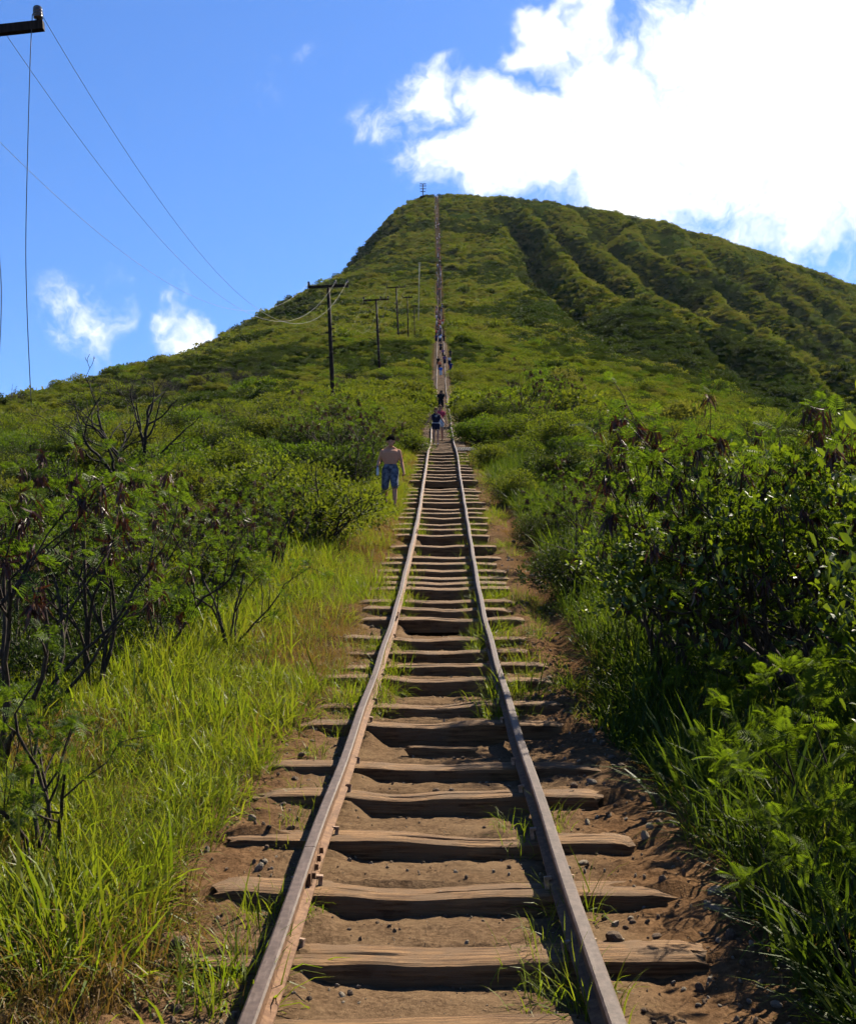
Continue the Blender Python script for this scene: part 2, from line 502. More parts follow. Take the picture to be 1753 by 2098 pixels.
def height(x, y):
    x = np.asarray(x, float); y = np.asarray(y, float)
    u = x - track_x(y)
    au = np.abs(u)
    base = bed_smooth(y)
    lat = lateral(u, y)
    # gullies down the right face under the rim and small ribs on the left
    gw = sstep(6, 55, u) * sstep(250, 330, y) * (1 - 0.92 * sstep(610, 720, y))
    g = u + 14 * fbm(u * .009, y * .007, 2, 3) + 13 * fbm(u * .026, y * .002, 2, 77) + 0.03 * (y - 500)
    ph = g / 33.0
    fr = ph - np.floor(ph)
    rid = .5 - .5 * np.cos(np.pi * np.where(fr < .6, fr / .6, (1 - fr) / .4))
    amp = 5.4 + 5.0 * vnoise(np.floor(ph) * 3.1, y * .006, 21)
    lat = lat + gw * (rid - .5) * amp * 1.7
    lat = lat + gw * 0.8 * fbm(x * .05, y * .05, 3, 8)
    lat = lat - 9.0 * sstep(-31, -39, u) * sstep(560, 620, y) * (1 - sstep(690, 730, y))      # rocky shoulder under the rim
    gl = sstep(-10, -45, u) * sstep(285, 420, y)
    lat = lat + gl * 4.0 * fbm(u * .03, y * .02, 3, 14)
    # small relief away from the track
    rough = sstep(1.3, 4.0, au)
    lat = lat + rough * (0.10 * fbm(x * .9, y * .9, 3, 2) + np.minimum(y / 60, 1) * sstep(4, 20, au) * 0.9 * fbm(x * .08, y * .08, 3, 4))
    lat = lat + sstep(-1.2, -2.6, u) * 0.12 * (1 - sstep(60, 120, y))
    z = base + lat - .09 * (1 - sstep(1.1, 1.6, au)) * sstep(45, 75, y)
    # trodden, washed-out ditch along the right ends of the ties
    ditch = np.exp(-((u - 1.45 - .12 * np.sin(y * .35)) / .30) ** 2) * sstep(6, 9, y) * (1 - sstep(50, 80, y))
    z = z - 0.16 * ditch
    # steps of soil between the ties
    near = (y > 1.5) & (y < 75)
    if np.any(near):
        k = np.clip(np.searchsorted(TY, y, side='right') - 1, 1, len(TY) - 2)
        cov = np.minimum(TIE_W * .86, .07 + .006 * y)           # soil stays low until it is hidden under the tie
        span = np.maximum(TY[k + 1] - (TY[k] + TIE_W * .8), .05)
        f = np.clip((y - TY[k] - TIE_W * .8) / span, 0, 1)
        tk = TOP[k]; dz = TOP[k + 1] - TOP[k]; tp = TOP[k - 1]; dzp = TOP[k] - TOP[k - 1]
        tread = tk + .004 - .008 * f + f * .26 * dz - .022 * sstep(.55, 1.0, f)
        under = y - TY[k] < TIE_W * .8
        tread = np.where(under, tk - .050 + .085 * vnoise(u * 3.1 + TY[k] * 7, y * 6, 19) * sstep(.3, 1, (y - TY[k]) / TIE_W), tread)
        tread = np.where(y - TY[k] < cov, tp - .026 + .26 * dzp, tread)
        fill = tk + f * dz * .86 - .012
        fill = np.where(under, tk - .030 + .090 * vnoise(u * 5, TY[k] * 3 + y * 4, 9), fill)
        fill = np.where(y - TY[k] < cov, tp + dzp * .86 - .012, fill)
        wob = .09 * fbm(y * 1.3, u * 2, 2, 31)
        pl = sstep(-.33, -.55, u + wob)
        pr = sstep(.40, .56, u + wob) * .25
        ol = .62 + .38 * sstep(.78, 1.0, au + .15 * fbm(x * 3, y * 3, 2, 33))
        orr = .42 + .58 * sstep(.85, 1.15, au + .15 * fbm(x * 3, y * 3, 2, 34))
        w = np.where(u < 0, np.where(u > -.56, pl, ol), np.where(u < .56, pr, orr))
        hold = np.exp(-((au - .55) / .05) ** 2)
        w = np.clip(w - .45 * hold * (f < .9), 0, 1)
        zb = tread * (1 - w) + fill * w
        rip = (.016 * fbm(x * 7, y * 7, 3, 40) + .016 * np.maximum(fbm(x * 19, y * 19, 2, 44), 0)) * (1 + .8 * sstep(.6, .9, au))
        zb = zb + rip
        inb = (1 - sstep(1.05, 1.45, au)) * (1 - sstep(45, 75, y)) * sstep(1.5, 2.0, y)
        z = np.where(near, z * (1 - inb) + zb * inb, z)
    z = np.where(z < -40, -40 + (z + 40) * .002, z)          # the coastal plain below
    z = np.where(near & (au < 3), z + .012 * fbm(x * 9, y * 9, 3, 50) * sstep(.9, 1.3, au), z)
    return z


def gz(x, y):
    return float(height(np.array([x]), np.array([y]))[0])


def build_ground():
    t = [0.0]
    while t[-1] < 1.75:
        t.append(t[-1] + .030)
    st = .034
    while t[-1] < 130:
        t.append(t[-1] + st)
        st = min(st * 1.055, 6)
    t = np.array(t)
    t = np.concatenate([-t[:0:-1], t])
    ys = [-320., -160, -80, -40, -20, -10, -5, -2, 0, 1, 1.5, 1.9]
    while ys[-1] < 11:
        ys.append(ys[-1] + .024)
    while ys[-1] < 1500:
        y = ys[-1]
        ys.append(y + max(.03, y * .0046 if y < 60 else (y * .0062 if y < 300 else min(y * .0085, 12))))
    ys += [1900, 2600, 3600]
    ys = np.array(ys)
    sc = np.maximum(1, np.abs(ys) / 9.0)
    sc = np.minimum(sc, 35)
    X = track_x(ys)[:, None] + t[None, :] * sc[:, None]
    Y = np.repeat(ys[:, None], len(t), 1)
    Zz = height(X, Y)
    ny, nx = X.shape
    V = np.stack([X, Y, Zz], -1).reshape(-1, 3)
    i = np.arange(ny - 1)[:, None] * nx + np.arange(nx - 1)[None, :]
    Q = np.stack([i, i + 1, i + nx + 1, i + nx], -1).reshape(-1, 4)
    me = mesh_np('ground', V, Q, M['ground'], True)
    u = X - track_x(Y); au = np.abs(u)
    nz = fbm(X * .8, Y * .8, 3, 70)
    edge = 1.25 - .30 * sstep(30, 60, Y) + .35 * nz * (1 - .8 * sstep(30, 60, Y)) + .5 * sstep(9, 3, Y)
    dirt = 1 - sstep(edge - .2, edge + .25, au)
    red = np.maximum(sstep(.62, .95, au) * .75, np.exp(-((u - 1.5) / .45) ** 2)) * (1 - sstep(edge + .1, edge + .7, au)) * np.clip(.75 + nz, 0, 1)
    hill = sstep(25, 60, Y) * sstep(1.0, 1.5, au)
    col = np.zeros((ny * nx, 4), np.float32)
    col[:, 0] = dirt.ravel(); col[:, 1] = red.ravel(); col[:, 2] = hill.ravel(); col[:, 3] = 1
    a = me.color_attributes.new('zone', 'FLOAT_COLOR', 'POINT')
    a.data.foreach_set('color', col.ravel())
    obj('ground', me, kind='structure', label='brown trodden soil and green hillside under the track')
    print('ground', ny, nx)


build_ground()

# ------------------------------------------------------------------ the track
RAIL_G = 0.55
track = thing('railway_track', 'old rusted railway track with timber ties climbing straight up the green hill', 'railway track', (0, 0, 0))


def rail_wobble(y, side):
    return (.030 * np.sin(y * .17 + side) + .018 * np.sin(y * .43 + 2 * side)) * sstep(24, 50, y) * (1 - sstep(190, 260, y))


def rail_mesh(y0, y1, side, step):
    prof = [(-.045, -.120), (-.045, -.110), (-.009, -.098), (-.008, -.034), (-.026, -.027), (-.027, -.006), (-.020, 0),
            (.020, 0), (.027, -.006), (.026, -.027), (.008, -.034), (.009, -.098), (.045, -.110), (.045, -.120)]
    prof = np.array(prof)
    n = max(2, int((y1 - y0) / step) + 1)
    ys = np.linspace(y0, y1, n)
    cx = track_x(ys) + side * RAIL_G + rail_wobble(ys, side) + .004 * np.sin(ys * 2.1 + side)
    cz = rail_z(ys) + .004 * np.sin(ys * 1.7)
    k = len(prof)
    V = np.stack([cx[:, None] + prof[None, :, 0], np.repeat(ys[:, None], k, 1), cz[:, None] + prof[None, :, 1]], -1).reshape(-1, 3)
    Q, mi = [], []
    for i in range(n - 1):
        for j in range(k):
            Q.append((i * k + j, i * k + (j + 1) % k, (i + 1) * k + (j + 1) % k, (i + 1) * k + j))
            mi.append(0 if j in (4, 5, 6, 7, 8) and j in (5, 6, 7) else 1)
    ends = [tuple(range(k))[::-1], tuple((n - 1) * k + j for j in range(k))]
    me = mesh_np('rail', V, [np.array(Q), np.array(ends)], [M['rail_top'], M['rail_side']])
    me.polygons.foreach_set('material_index', np.array(mi + [1, 1], np.int32))
    return me


for side in (-1, 1):
    y = 1.2 + (1.9 if side > 0 else 4.1)
    edges = [0.6]
    while y < 205:
        edges.append(y)
        y += 9.15
    for a, b in zip(edges[:-1], edges[1:]):
        obj('rail', rail_mesh(a + .003, b - .003, side, .25 if a < 30 else .8), track)
    obj('rail', rail_mesh(edges[-1] + .003, 716, side, 6), track)
    for e_ in edges[1:4]:
        for q in (-1, 1):
            s_ = float(rail_z(e_ + .3) - rail_z(e_ - .3)) / .6
            mb = MB(); mb.box((0, 0, 0), (.008, .24, .026))
            for d_ in (-.18, -.06, .06, .18):
                mb.box((q * .012, d_, 0), (.012, .013, .013))
            obj('joint_bar', mb.mesh('joint_bar', M['rail_side']), track, (float(track_x(e_)) + side * RAIL_G + q * .019, e_, float(rail_z(e_)) - .066), (math.atan(s_), 0, 0))


def tie_mesh(seed, nx, detail, length=2.04):
    r = np.random.default_rng(seed)
    h, w = .165, TIE_W
    xs = np.linspace(-length / 2, length / 2, nx)
    if detail:
        per = [(0, -h), (0, -h * .62), (0, -h * .3), (0, -.028), (.004, -.008), (.02, 0), (.06, .002), (.095, .003), (.105, .003), (.115, .003), (.15, .002), (.21, 0),
               (w, -.012), (w, -h * .5), (w, -h)]
    else:
        per = [(0, -h), (0, -.02), (.015, 0), (w * .5, .003), (w - .01, 0), (w, -.02), (w, -h)]
    per = np.array(per)
    k = len(per)
    wear = r.uniform(.004, .034); wc = r.uniform(-.25, .3)
    V = np.zeros((nx, k, 3))
    V[..., 0] = xs[:, None]
    V[..., 1] = per[None, :, 0]
    V[..., 2] = per[None, :, 1]
    sag = wear * np.exp(-((xs - wc) / .33) ** 2) + .012 * (fbm(xs * 3, xs * 0 + seed, 3, seed))
    topw = np.clip((per[:, 1] + .1) / .1, 0, 1)
    V[..., 2] -= sag[:, None] * topw[None, :]
    fw = (.012 + .022 * r.random()) * fbm(xs * 5 + 3, xs * 0 + seed * 1.7, 5, seed + 3, .65) + wear * .7 * np.exp(-((xs - wc) / .4) ** 2)
    front = np.clip(1 - per[:, 0] / .07, 0, 1)
    V[..., 1] += fw[:, None] * front[None, :] * (0.4 + .6 * topw[None, :])
    if detail:
        V[..., 2] += .006 * fbm(np.repeat(xs[:, None], k, 1) * 5, np.repeat(per[None, :, 0] * 60, nx, 0) + seed, 3, seed + 5) * topw
        V[..., 1] += .005 * fbm(np.repeat(xs[:, None], k, 1) * 4, np.repeat(per[None, :, 1] * 50, nx, 0) + seed, 3, seed + 8)
        # a drying crack along part of the top
        c0 = r.uniform(-.7, .2); c1 = c0 + r.uniform(.5, 1.0)
        cr = sstep(c0, c0 + .1, xs) * (1 - sstep(c1 - .1, c1, xs))
        V[:, 8, 2] -= cr * r.uniform(.012, .03)
        V[:, 7, 1] -= cr * .004; V[:, 9, 1] += cr * .004
    V[0, :, 0] += r.uniform(-.035, .035, k); V[-1, :, 0] += r.uniform(-.035, .035, k)
    V[:2, :, 2] -= r.uniform(0, .008) * topw; V[-2:, :, 2] -= r.uniform(0, .008) * topw
    V[[0, -1], :, 2] -= .01 * topw
    i = np.arange(nx - 1)[:, None] * k + np.arange(k)[None, :]
    j = np.arange(nx - 1)[:, None] * k + (np.arange(k)[None, :] + 1) % k
    Q = np.stack([i, j, j + k, i + k], -1).reshape(-1, 4)[:, ::-1]
    ends = [np.array([list(range(k))]), np.array([list(range((nx - 1) * k, nx * k))[::-1]])]
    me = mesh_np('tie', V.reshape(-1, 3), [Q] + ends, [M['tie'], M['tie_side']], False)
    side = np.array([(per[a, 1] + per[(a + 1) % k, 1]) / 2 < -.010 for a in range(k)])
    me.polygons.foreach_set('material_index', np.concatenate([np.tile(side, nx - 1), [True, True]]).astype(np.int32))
    return me


ties_near = [tie_mesh(100 + i, 46, True) for i in range(9)]
ties_far = [tie_mesh(200 + i, 9, False) for i in range(8)]
tr = np.random.default_rng(12)
for i, (y, z) in enumerate(zip(TY, TOP)):
    slope = float(rail_z(y + .5) - rail_z(y - .5))
    near = y < 16
    me = ties_near[i % 9] if near else ties_far[int(tr.integers(8))]
    sx = tr.uniform(.94, 1.04)
    o = obj('tie', me, track, (float(track_x(y)) + tr.uniform(-.05, .05), y, z), (math.atan(slope * float(np.interp(y, [5, 14], [.45, 1.0]))), tr.normal(0, .012 if near else 0), tr.normal(0, .018 if near else .008)),
            (sx * (1 if tr.random() < .5 else -1), 1, 1 + (.25 if y > 20 else 0)))
    if y < 14:
        for side in (-1, 1):
            for q in (-1, 1):
                mb = MB()
                mb.box((0, 0, .004), (.009, .009, .026)); mb.box((q * -.007, 0, .030), (.016, .012, .006))
                obj('spike', mb.mesh('spike', M['spike']), track, (float(track_x(y)) + side * RAIL_G + q * .056, y + .11 + q * .02, z + .015),
                    (tr.normal(0, .08), q * .1, tr.normal(0, .15)))
obj('tie_splinter', tie_mesh(444, 30, True, 1.02), track, (float(track_x(3.6)) - .02, float(row_to_y(2043)), TOP[2] + .030), (.10, 0, .05), (1, .62, .30))
# the ties further up merge with distance
mb = MB()
y = TY[-1] + .75
while y < 720:
    x = float(track_x(y)); s = float(rail_z(y + .5) - rail_z(y - .5))
    mb.box((x, y + .12, float(rail_z(y)) - .20), (1.02, .13, .10))
    y += 1.15
obj('ties', mb.mesh('ties', M['tie']), track, kind='stuff')
# loose short plank lying on the soil between the rails
pl = tie_mesh(333, 12, True, .46)
py = float(row_to_y(1489))
obj('short_plank', pl, None, (float(track_x(py)) + .045, py, gz(float(track_x(py)), py - .05) + .085), (0.05, 0, .02), (1, .45, .62),
    label='short loose plank lying on the soil between the rails', category='plank')
# perforated steel gratings laid on the tie ends
def grating(name, x, y, w, l, label):
    mb = MB()
    s = float(rail_z(y + .5) - rail_z(y - .5))
    for a in np.linspace(-w, w, 11):
        mb.box((a, 0, .012), (.008, l, .012))
    for b in np.linspace(-l, l, 17):
        mb.box((0, b, .010), (w, .008, .010))
    obj(name, mb.mesh(name, M['grating']), None, (x, y, float(rail_z(y)) - .128), (math.atan(s), 0, 0), label=label, category='grating')


grating('steel_grating', float(track_x(50.5)) - 1.0, 50.2, .42, .75, 'grey perforated steel grating on the tie ends left of the two women')
grating('steel_grating', float(track_x(48)) + 1.0, 47.8, .36, .9, 'grey perforated steel grating on the tie ends right of the rails')

# ------------------------------------------------------------------ poles and wires
def insulator_mesh(s=1.0, k=12):
    mb = MB()
    prof = [(0, .36), (.05, .355), (.085, .33), (.10, .29), (.075, .275), (.10, .265), (.105, .22), (.075, .205), (.105, .195), (.11, .15),
            (.08, .135), (.10, .125), (.10, .08), (.05, .06), (.03, 0), (0, 0)]
    mb.lathe([(r * s, z * s) for r, z in prof], k)
    return mb.mesh('insulator', M['insulator'], True)


INS = insulator_mesh()


def utility_pole(base, height_, arm_len, lean, yaw, label, arms=(0.0,), rad=.15, mat='pole', roll=0.0, steps=False, ins=True, group='power poles climbing the hill'):
    """base: foot point; arms: distances below the top"""
    t = thing('utility_pole', label, 'utility pole', base, (lean[0], lean[1], yaw), 1.0, group)
    mb = MB()
    mb.tube([(0, 0, -1.2), (0, 0, height_ * .5), (0, 0, height_)], [rad * 1.15, rad, rad * .8], 12)
    obj('pole', mb.mesh('pole', M[mat], True), t)
    tips = []
    for k, dn in enumerate(arms):
        z = height_ - dn - .18
        mb = MB(); mb.box((0, 0, 0), (arm_len / 2, .07, .10))
        arm = obj('crossarm', mb.mesh('crossarm', M[mat]), t, (0, -rad - .06, z), (0, roll, 0))
        mb = MB()
        for s in (-1, 1):
            mb = MB(); mb.tube([(s * .55, -rad - .14, z - .08), (s * .05, -rad * .9, z - .55)], .02, 5)
            obj('brace', mb.mesh('brace', M[mat]), t)
        for q in (-.94, .36, .94) if ins else ():
            p = (q * arm_len / 2, -rad - .06, z + .10 - roll * q * arm_len / 2)
            obj('insulator', INS, arm, (q * arm_len / 2, 0, .10))
            tips.append(p)
    if steps:
        for i in range(9):
            z = height_ * .42 + i * .33
            mb = MB(); s = 1 if i % 3 else -1
            mb.box((s * (rad + .10), 0, z), (.12, .05, .045))
            obj('step', mb.mesh('step', M[mat]), t)
    bpy.context.view_layer.update()
    Mx = Matrix.Translation(Vector(base)) @ Euler((lean[0], lean[1], yaw)).to_matrix().to_4x4()
    return t, [np.array(Mx @ (Vector(p) + Vector((0, 0, .22)))) for p in tips]


def pole_from(px, rtop, rbot, D, **kw):
    """stands a pole whose top and visible foot were measured in the photograph, D metres out"""
    top = at(px[0], rtop, D); bot = at(px[1], rbot, D)
    g = gz(bot[0], bot[1])
    v = top - bot
    foot = bot - v * max(0, (bot[2] - g)) / v[2]
    if bot[2] < g:
        foot = bot
    v = top - foot
    L = float(np.linalg.norm(v))
    return utility_pole(tuple(foot), L, lean=(-math.asin(v[1] / L), math.asin(v[0] / L)), **kw)


_, tipA = pole_from((672, 683), 583, 840, 92, arm_len=3.25, yaw=0, label='nearest whole power pole, tall and dark with climbing steps and crossarm', steps=True, rad=.16)
_, tipB = pole_from((770, 777), 612, 752, 152, arm_len=3.4, yaw=0, label='second dark power pole up the hill with a faint crossarm', rad=.16)
_, tipC = pole_from((811, 816), 587, 692, 214, arm_len=3.6, yaw=0, label='third power pole up the hill, plain T crossarm against the slope', rad=.16)
pole_from((834, 836), 608, 682, 240, arm_len=2.1, yaw=0, label='slim power pole just right of the third pole', rad=.13)
pole_from((848, 849), 625, 676, 262, arm_len=1.6, yaw=0, label='short thin pole between the slim pole and the track', rad=.10, ins=False)
pole_from((859, 857), 537, 655, 300, arm_len=.7, yaw=0, label='thin pale pole rising highest beside the upper track', rad=.11, mat='pole_grey', ins=False)
# the nearest pole stands just outside the left edge; only the end of its crossarm reaches into view
endp = at(84, 84, 24.5)
pole_x = endp[0] - 1.62
pole_y = endp[1] + .22
pg_ = gz(pole_x, pole_y)
_, tipN = utility_pole((pole_x, pole_y, pg_), endp[2] - pg_ + .18 + .16, 3.35, (0, 0), 0.0, 'crossarm end with ribbed insulator jutting in at the top left corner', roll=-.115, rad=.17)


def wire(p, q, sag, label, r=.012, mat='wire', seg=40, name='power_line', group='power lines'):
    t = np.linspace(0, 1, seg)[:, None]
    P = np.asarray(p) * (1 - t) + np.asarray(q) * t
    P[:, 2] -= sag * 4 * (t * (1 - t))[:, 0]
    mb = MB(); mb.tube(P, r, 5)
    return obj(name, mb.mesh(name, M[mat], True), None, label=label, category='wire', group=group)


def bottom_heavy(p, q, low, label, rad):
    """slack line passing a low point near its far end"""
    P = [np.asarray(p), np.asarray(low), np.asarray(q)]
    a, b, c = P
    t = np.linspace(0, 1, 60)
    s1 = np.linalg.norm((b - a)[:2]); s2 = np.linalg.norm((c - b)[:2]); s = t * (s1 + s2)
    L = s1 + s2
    horiz = a[None, :2] + (c - a)[None, :2] * t[:, None]
    x1 = s1
    co = np.polyfit([0, x1, L], [a[2], b[2], c[2]], 2)
    z = np.polyval(co, s)
    P = np.concatenate([horiz, z[:, None]], 1)
    mb = MB(); mb.tube(P, rad, 5)
    return obj('power_line', mb.mesh('power_line', M['wire'], True), None, label=label, category='wire', group='power lines')


def slack(p, q, f, label, rad=.0065):
    m = np.asarray(p) * .5 + np.asarray(q) * .5
    m[2] -= f
    bottom_heavy(p, q, m, label, rad)


slack(tipN[2], tipA[2], 5.0, 'uppermost slack wire from the near crossarm end to the nearest whole pole')
slack(tipN[1], tipA[1], 4.8, 'middle slack wire running down to the nearest whole pole')
slack(tipN[0], tipA[0], 4.0, 'lowest faint slack wire leaving the left edge of the picture')
for i, nm in enumerate(('outer left', 'middle', 'outer right')):
    slack(tipA[i], tipB[i], 4.5, f'{nm} slack wire between the nearest whole pole and the second', .004)
    slack(tipB[i], tipC[i], 3.0, f'{nm} slack wire between the second pole and the third', .005)
# dangling broken lines at the left edge
e = np.array(tipN[2]) + np.array([-.16, 0, -.05])
hang = [e, at(62, 120, 24.3), at(57, 300, 24.2), at(53, 500, 24.1), at(56, 650, 24.1), at(64, 830, 24.2)]
mb = MB(); hh = hermite(range(6), [p[0] for p in hang]); h2 = hermite(range(6), [p[1] for p in hang]); h3 = hermite(range(6), [p[2] for p in hang])
tt = np.linspace(0, 5, 50)
mb.tube(np.stack([hh(tt), h2(tt), h3(tt)], 1), .010, 5)
obj('hanging_wire', mb.mesh('hanging_wire', M['wire_dark'], True), None, label='broken wire hanging straight down from the near crossarm insulator', category='wire')
hang = [at(-30, 95, 24.3), at(-8, 300, 24.3), at(-2, 500, 24.2), at(3, 600, 24.2), at(0, 700, 24.2), at(-6, 800, 24.2)]
mb = MB(); hh = hermite(range(6), [p[0] for p in hang]); h2 = hermite(range(6), [p[1] for p in hang]); h3 = hermite(range(6), [p[2] for p in hang])
mb.tube(np.stack([hh(tt), h2(tt), h3(tt)], 1), .010, 5)
obj('hanging_wire', mb.mesh('hanging_wire', M['wire_dark'], True), None, label='second loose wire dangling at the very left edge', category='wire')

# tower on the summit
b = at(866, 405, 735); g0 = gz(b[0], b[1])
tw = thing('signal_tower', 'dark mast with four crossarms on a small block at the summit', 'tower', (b[0], b[1], g0))
hut = b[2] - g0 + .6
mb = MB(); mb.box((0, 0, hut / 2 - .5), (1.35, 1.35, hut / 2 + .5)); mb.box((0, 0, hut + .08), (1.55, 1.55, .12))
obj('base', mb.mesh('base', M['pole']), tw)
H = at(866, 375, 735)[2] - g0
mb = MB(); mb.tube([(0, 0, hut), (0, 0, H)], .30, 8); obj('mast', mb.mesh('mast', M['pole'], True), tw)
for q, (dz, w) in enumerate(((.1, 1.9), (1.5, 2.1), (3.4, 1.9), (5.2, 1.7))):
    mb = MB(); mb.box((0, -.36, H - dz), (w, .12, .17))
    for a in (-.95, -.5, .5, .95):
        mb.box((a * w, -.36, H - dz + .32), (.10, .10, .16))
    obj('crossarm', mb.mesh('crossarm', M['pole']), tw)


# ------------------------------------------------------------------ stones
def stone_mesh(seed, mat):
    r = np.random.default_rng(seed)
    import bmesh
    bm = bmesh.new()
    bmesh.ops.create_icosphere(bm, subdivisions=2, radius=1)
    sc = np.array([1, r.uniform(.65, .95), r.uniform(.4, .75)])
    pl = [(v / np.linalg.norm(v), r.uniform(.55, .9)) for v in r.normal(size=(7, 3))]
    for v in bm.verts:
        p = np.array(v.co)
        for n_, d in pl:
            e_ = p @ n_ - d
            if e_ > 0:
                p = p - n_ * e_ * .85
        p = p * (1 + .10 * float(fbm(np.array([p[0] * 2.3 + seed]), np.array([p[1] * 2.3 + p[2] * 3]), 3, seed)[0]))
        v.co = p * sc
    me = bpy.data.meshes.new('stone'); bm.to_mesh(me); bm.free(); me.materials.append(mat)
    return me


STN = [stone_mesh(i, M['stone']) for i in range(5)] + [stone_mesh(10 + i, M['stone_pale']) for i in range(3)] + [stone_mesh(20 + i, M['stone_dark']) for i in range(3)]


def ground_hit(px, row):
    """where the line of sight through a pixel meets the ground"""
    d = ray(px, row); Ds = np.linspace(2.5, 60, 3000)
    P = d[None] * Ds[:, None]; P[:, 2] += CAMZ
    below = P[:, 2] < height(P[:, 0], P[:, 1])
    return P[np.argmax(below)] if below.any() else P[-1]


stones = [(318, 1985, 30, 2, 'square brown stone on the soil left of the near rail', None),
          (365, 1965, 34, 0, 'flat brown stone half under grass at the lower left', None),
          (370, 1992, 24, 5, 'pale rounded stone beside the flat brown stone', None),
          (551, 1723, 12, 8, 'small black stone standing on a tie end left of the rail', None),
          (1258, 1930, 36, 1, 'large lumpy brown rock right of the near rail', None),
          (1345, 1925, 28, 3, 'rounded brown rock in shade right of the large rock', None),
          (1195, 1772, 22, 5, 'pale flat rock beside the right rail', None),
          (1250, 1730, 18, 3, 'small rock on the shaded tie end', None),
          (893, 1623, 15, 1, 'reddish stone at the foot of a riser between the rails', None),
          (925, 1629, 12, 4, 'small round stone next to the reddish stone', None),
          (967, 1967, 14, 6, 'pale flake of stone in shadow under the near tie', None),
          (601, 2038, 12, 5, 'pale pebble by the inner foot of the left rail', None),
          (735, 2060, 10, 6, 'pale pebble on the split tie', None),
          (930, 1555, 9, 4, 'small stone under a riser, left of its twin', None),
          (948, 1556, 10, 1, 'small stone under a riser, right of its twin', None),
          (985, 1553, 10, 3, 'upright stone under the same riser near the right rail', None),
          (605, 1598, 16, 2, 'dark brown stone between tie ends left of the track', None),
          (640, 1520, 12, 0, 'stone on a left tie end higher up', None),
          (1125, 1395, 13, 3, 'brown stone right of the rail among shaded ties', None),
          (1165, 1393, 12, 4, 'grey brown stone right of its neighbour by the ties', None),
          (1130, 1262, 14, 8, 'black rock in the washed out path', None),
          (1180, 1258, 15, 9, 'dark rock at the right edge of the washed out path', None),
          (1142, 1300, 12, 3, 'brown rock lying in the washed out path', None),
          (1090, 1180, 9, 5, 'pale stone by the path edge', None),
          (1108, 1150, 10, 2, 'brown stone higher up the path', None),
          (1052, 1112, 12, 8, 'dark square stone at a tie end up the track', None),
          (1075, 1075, 10, 1, 'reddish rock on the path up the track', None),
          (350, 1890, 16, 3, 'brown stone at the end of the tie left of the near rail', None)]
sr = np.random.default_rng(77)
for px, row, wpx, k, lab, _g in stones:
    p = ground_hit(px, row)
    D = p[1]
    s = wpx / 2 / F * D * 1.15
    obj('stone', STN[k], None, (p[0], p[1], gz(p[0], p[1]) + s * .22), (sr.normal(0, .2), sr.normal(0, .2), sr.uniform(0, 6.28)), s,
        label=lab, category='stone', group='loose stones along the track')


def px_x(px, D):
    return (px - CX) / F * D


# ------------------------------------------------------------------ people
def cloth(name, a, b=None, scale=14):
    return mat_plain(name, a, b or tuple(x * .75 for x in a), scale, 0.9, 0.1, 0.3, 0.004)


CL = {'skin': cloth('tanned_skin', (.38, .19, .12), (.34, .16, .10), 5), 'skin_pale': cloth('fair_skin', (.27, .15, .11), (.24, .13, .09), 5),
      'navy': cloth('navy_cloth', (.010, .012, .028)), 'black': cloth('black_cloth', (.008, .008, .010)), 'denim': cloth('blue_plaid_cloth', (.022, .028, .050), (.11, .12, .15), 13),
      'grey': cloth('pale_grey_cloth', (.34, .36, .42)), 'white': cloth('white_cloth', (.62, .64, .68)), 'blue': cloth('bright_blue_cloth', (.03, .09, .36)),
      'red': cloth('red_cloth', (.34, .035, .030)), 'orange': cloth('orange_cloth', (.50, .13, .05)), 'pink': cloth('pink_red_cloth', (.30, .03, .06)), 'purple': cloth('purple_cloth', (.07, .03, .12)),
      'deepblue': cloth('deep_blue_cloth', (.015, .020, .10)), 'hair_black': mat_plain('black_hair', (.007, .006, .005), (.012, .009, .008), 20, 1.0, 0.0, .6, .01), 'hair_brown': cloth('brown_hair', (.085, .045, .022)), 'hair_fair': cloth('fair_hair', (.23, .14, .06)),
      'shoe': cloth('white_shoe', (.45, .43, .42)), 'shoe_dark': cloth('dark_shoe', (.03, .025, .025)), 'bottle': cloth('clear_plastic', (.40, .44, .50)), 'cap': cloth('blue_plastic', (.03, .08, .25))}


def capsule(mb, p0, p1, r0, r1=None, k=12):
    """closed tapered capsule"""
    p0 = np.asarray(p0, float); p1 = np.asarray(p1, float); r1 = r0 if r1 is None else r1
    d = p1 - p0; L = np.linalg.norm(d)
    d = d / L if L > 1e-6 else np.array([0, 0, 1.0])
    ref = np.array([1.0, 0, 0]) if abs(d[0]) < .8 else np.array([0, 1.0, 0])
    a = np.cross(d, ref); a /= np.linalg.norm(a); b = np.cross(d, a)
    st = [(-r0 * math.cos(t), r0 * math.sin(t), 0) for t in (.25, .7, 1.15)] + [(0, r0, 0), (0, r1, 1)] + [(r1 * math.cos(t), r1 * math.sin(t), 1) for t in (1.15, .7, .25)]
    th = np.arange(k) * 2 * np.pi / k
    V = []
    for o, r, e in st:
        c = (p1 if e else p0) + d * o
        V.append(c + r * (np.cos(th)[:, None] * a + np.sin(th)[:, None] * b))
    V.append((p0 - d * r0)[None]); V.append((p1 + d * r1)[None])
    V = np.concatenate(V); n = len(st)
    Q = [(i * k + j, i * k + (j + 1) % k, (i + 1) * k + (j + 1) % k, (i + 1) * k + j) for i in range(n - 1) for j in range(k)]
    T = [(n * k, (j + 1) % k, j) for j in range(k)] + [(n * k + 1, (n - 1) * k + j, (n - 1) * k + (j + 1) % k) for j in range(k)]
    mb.add(V, T, Q)


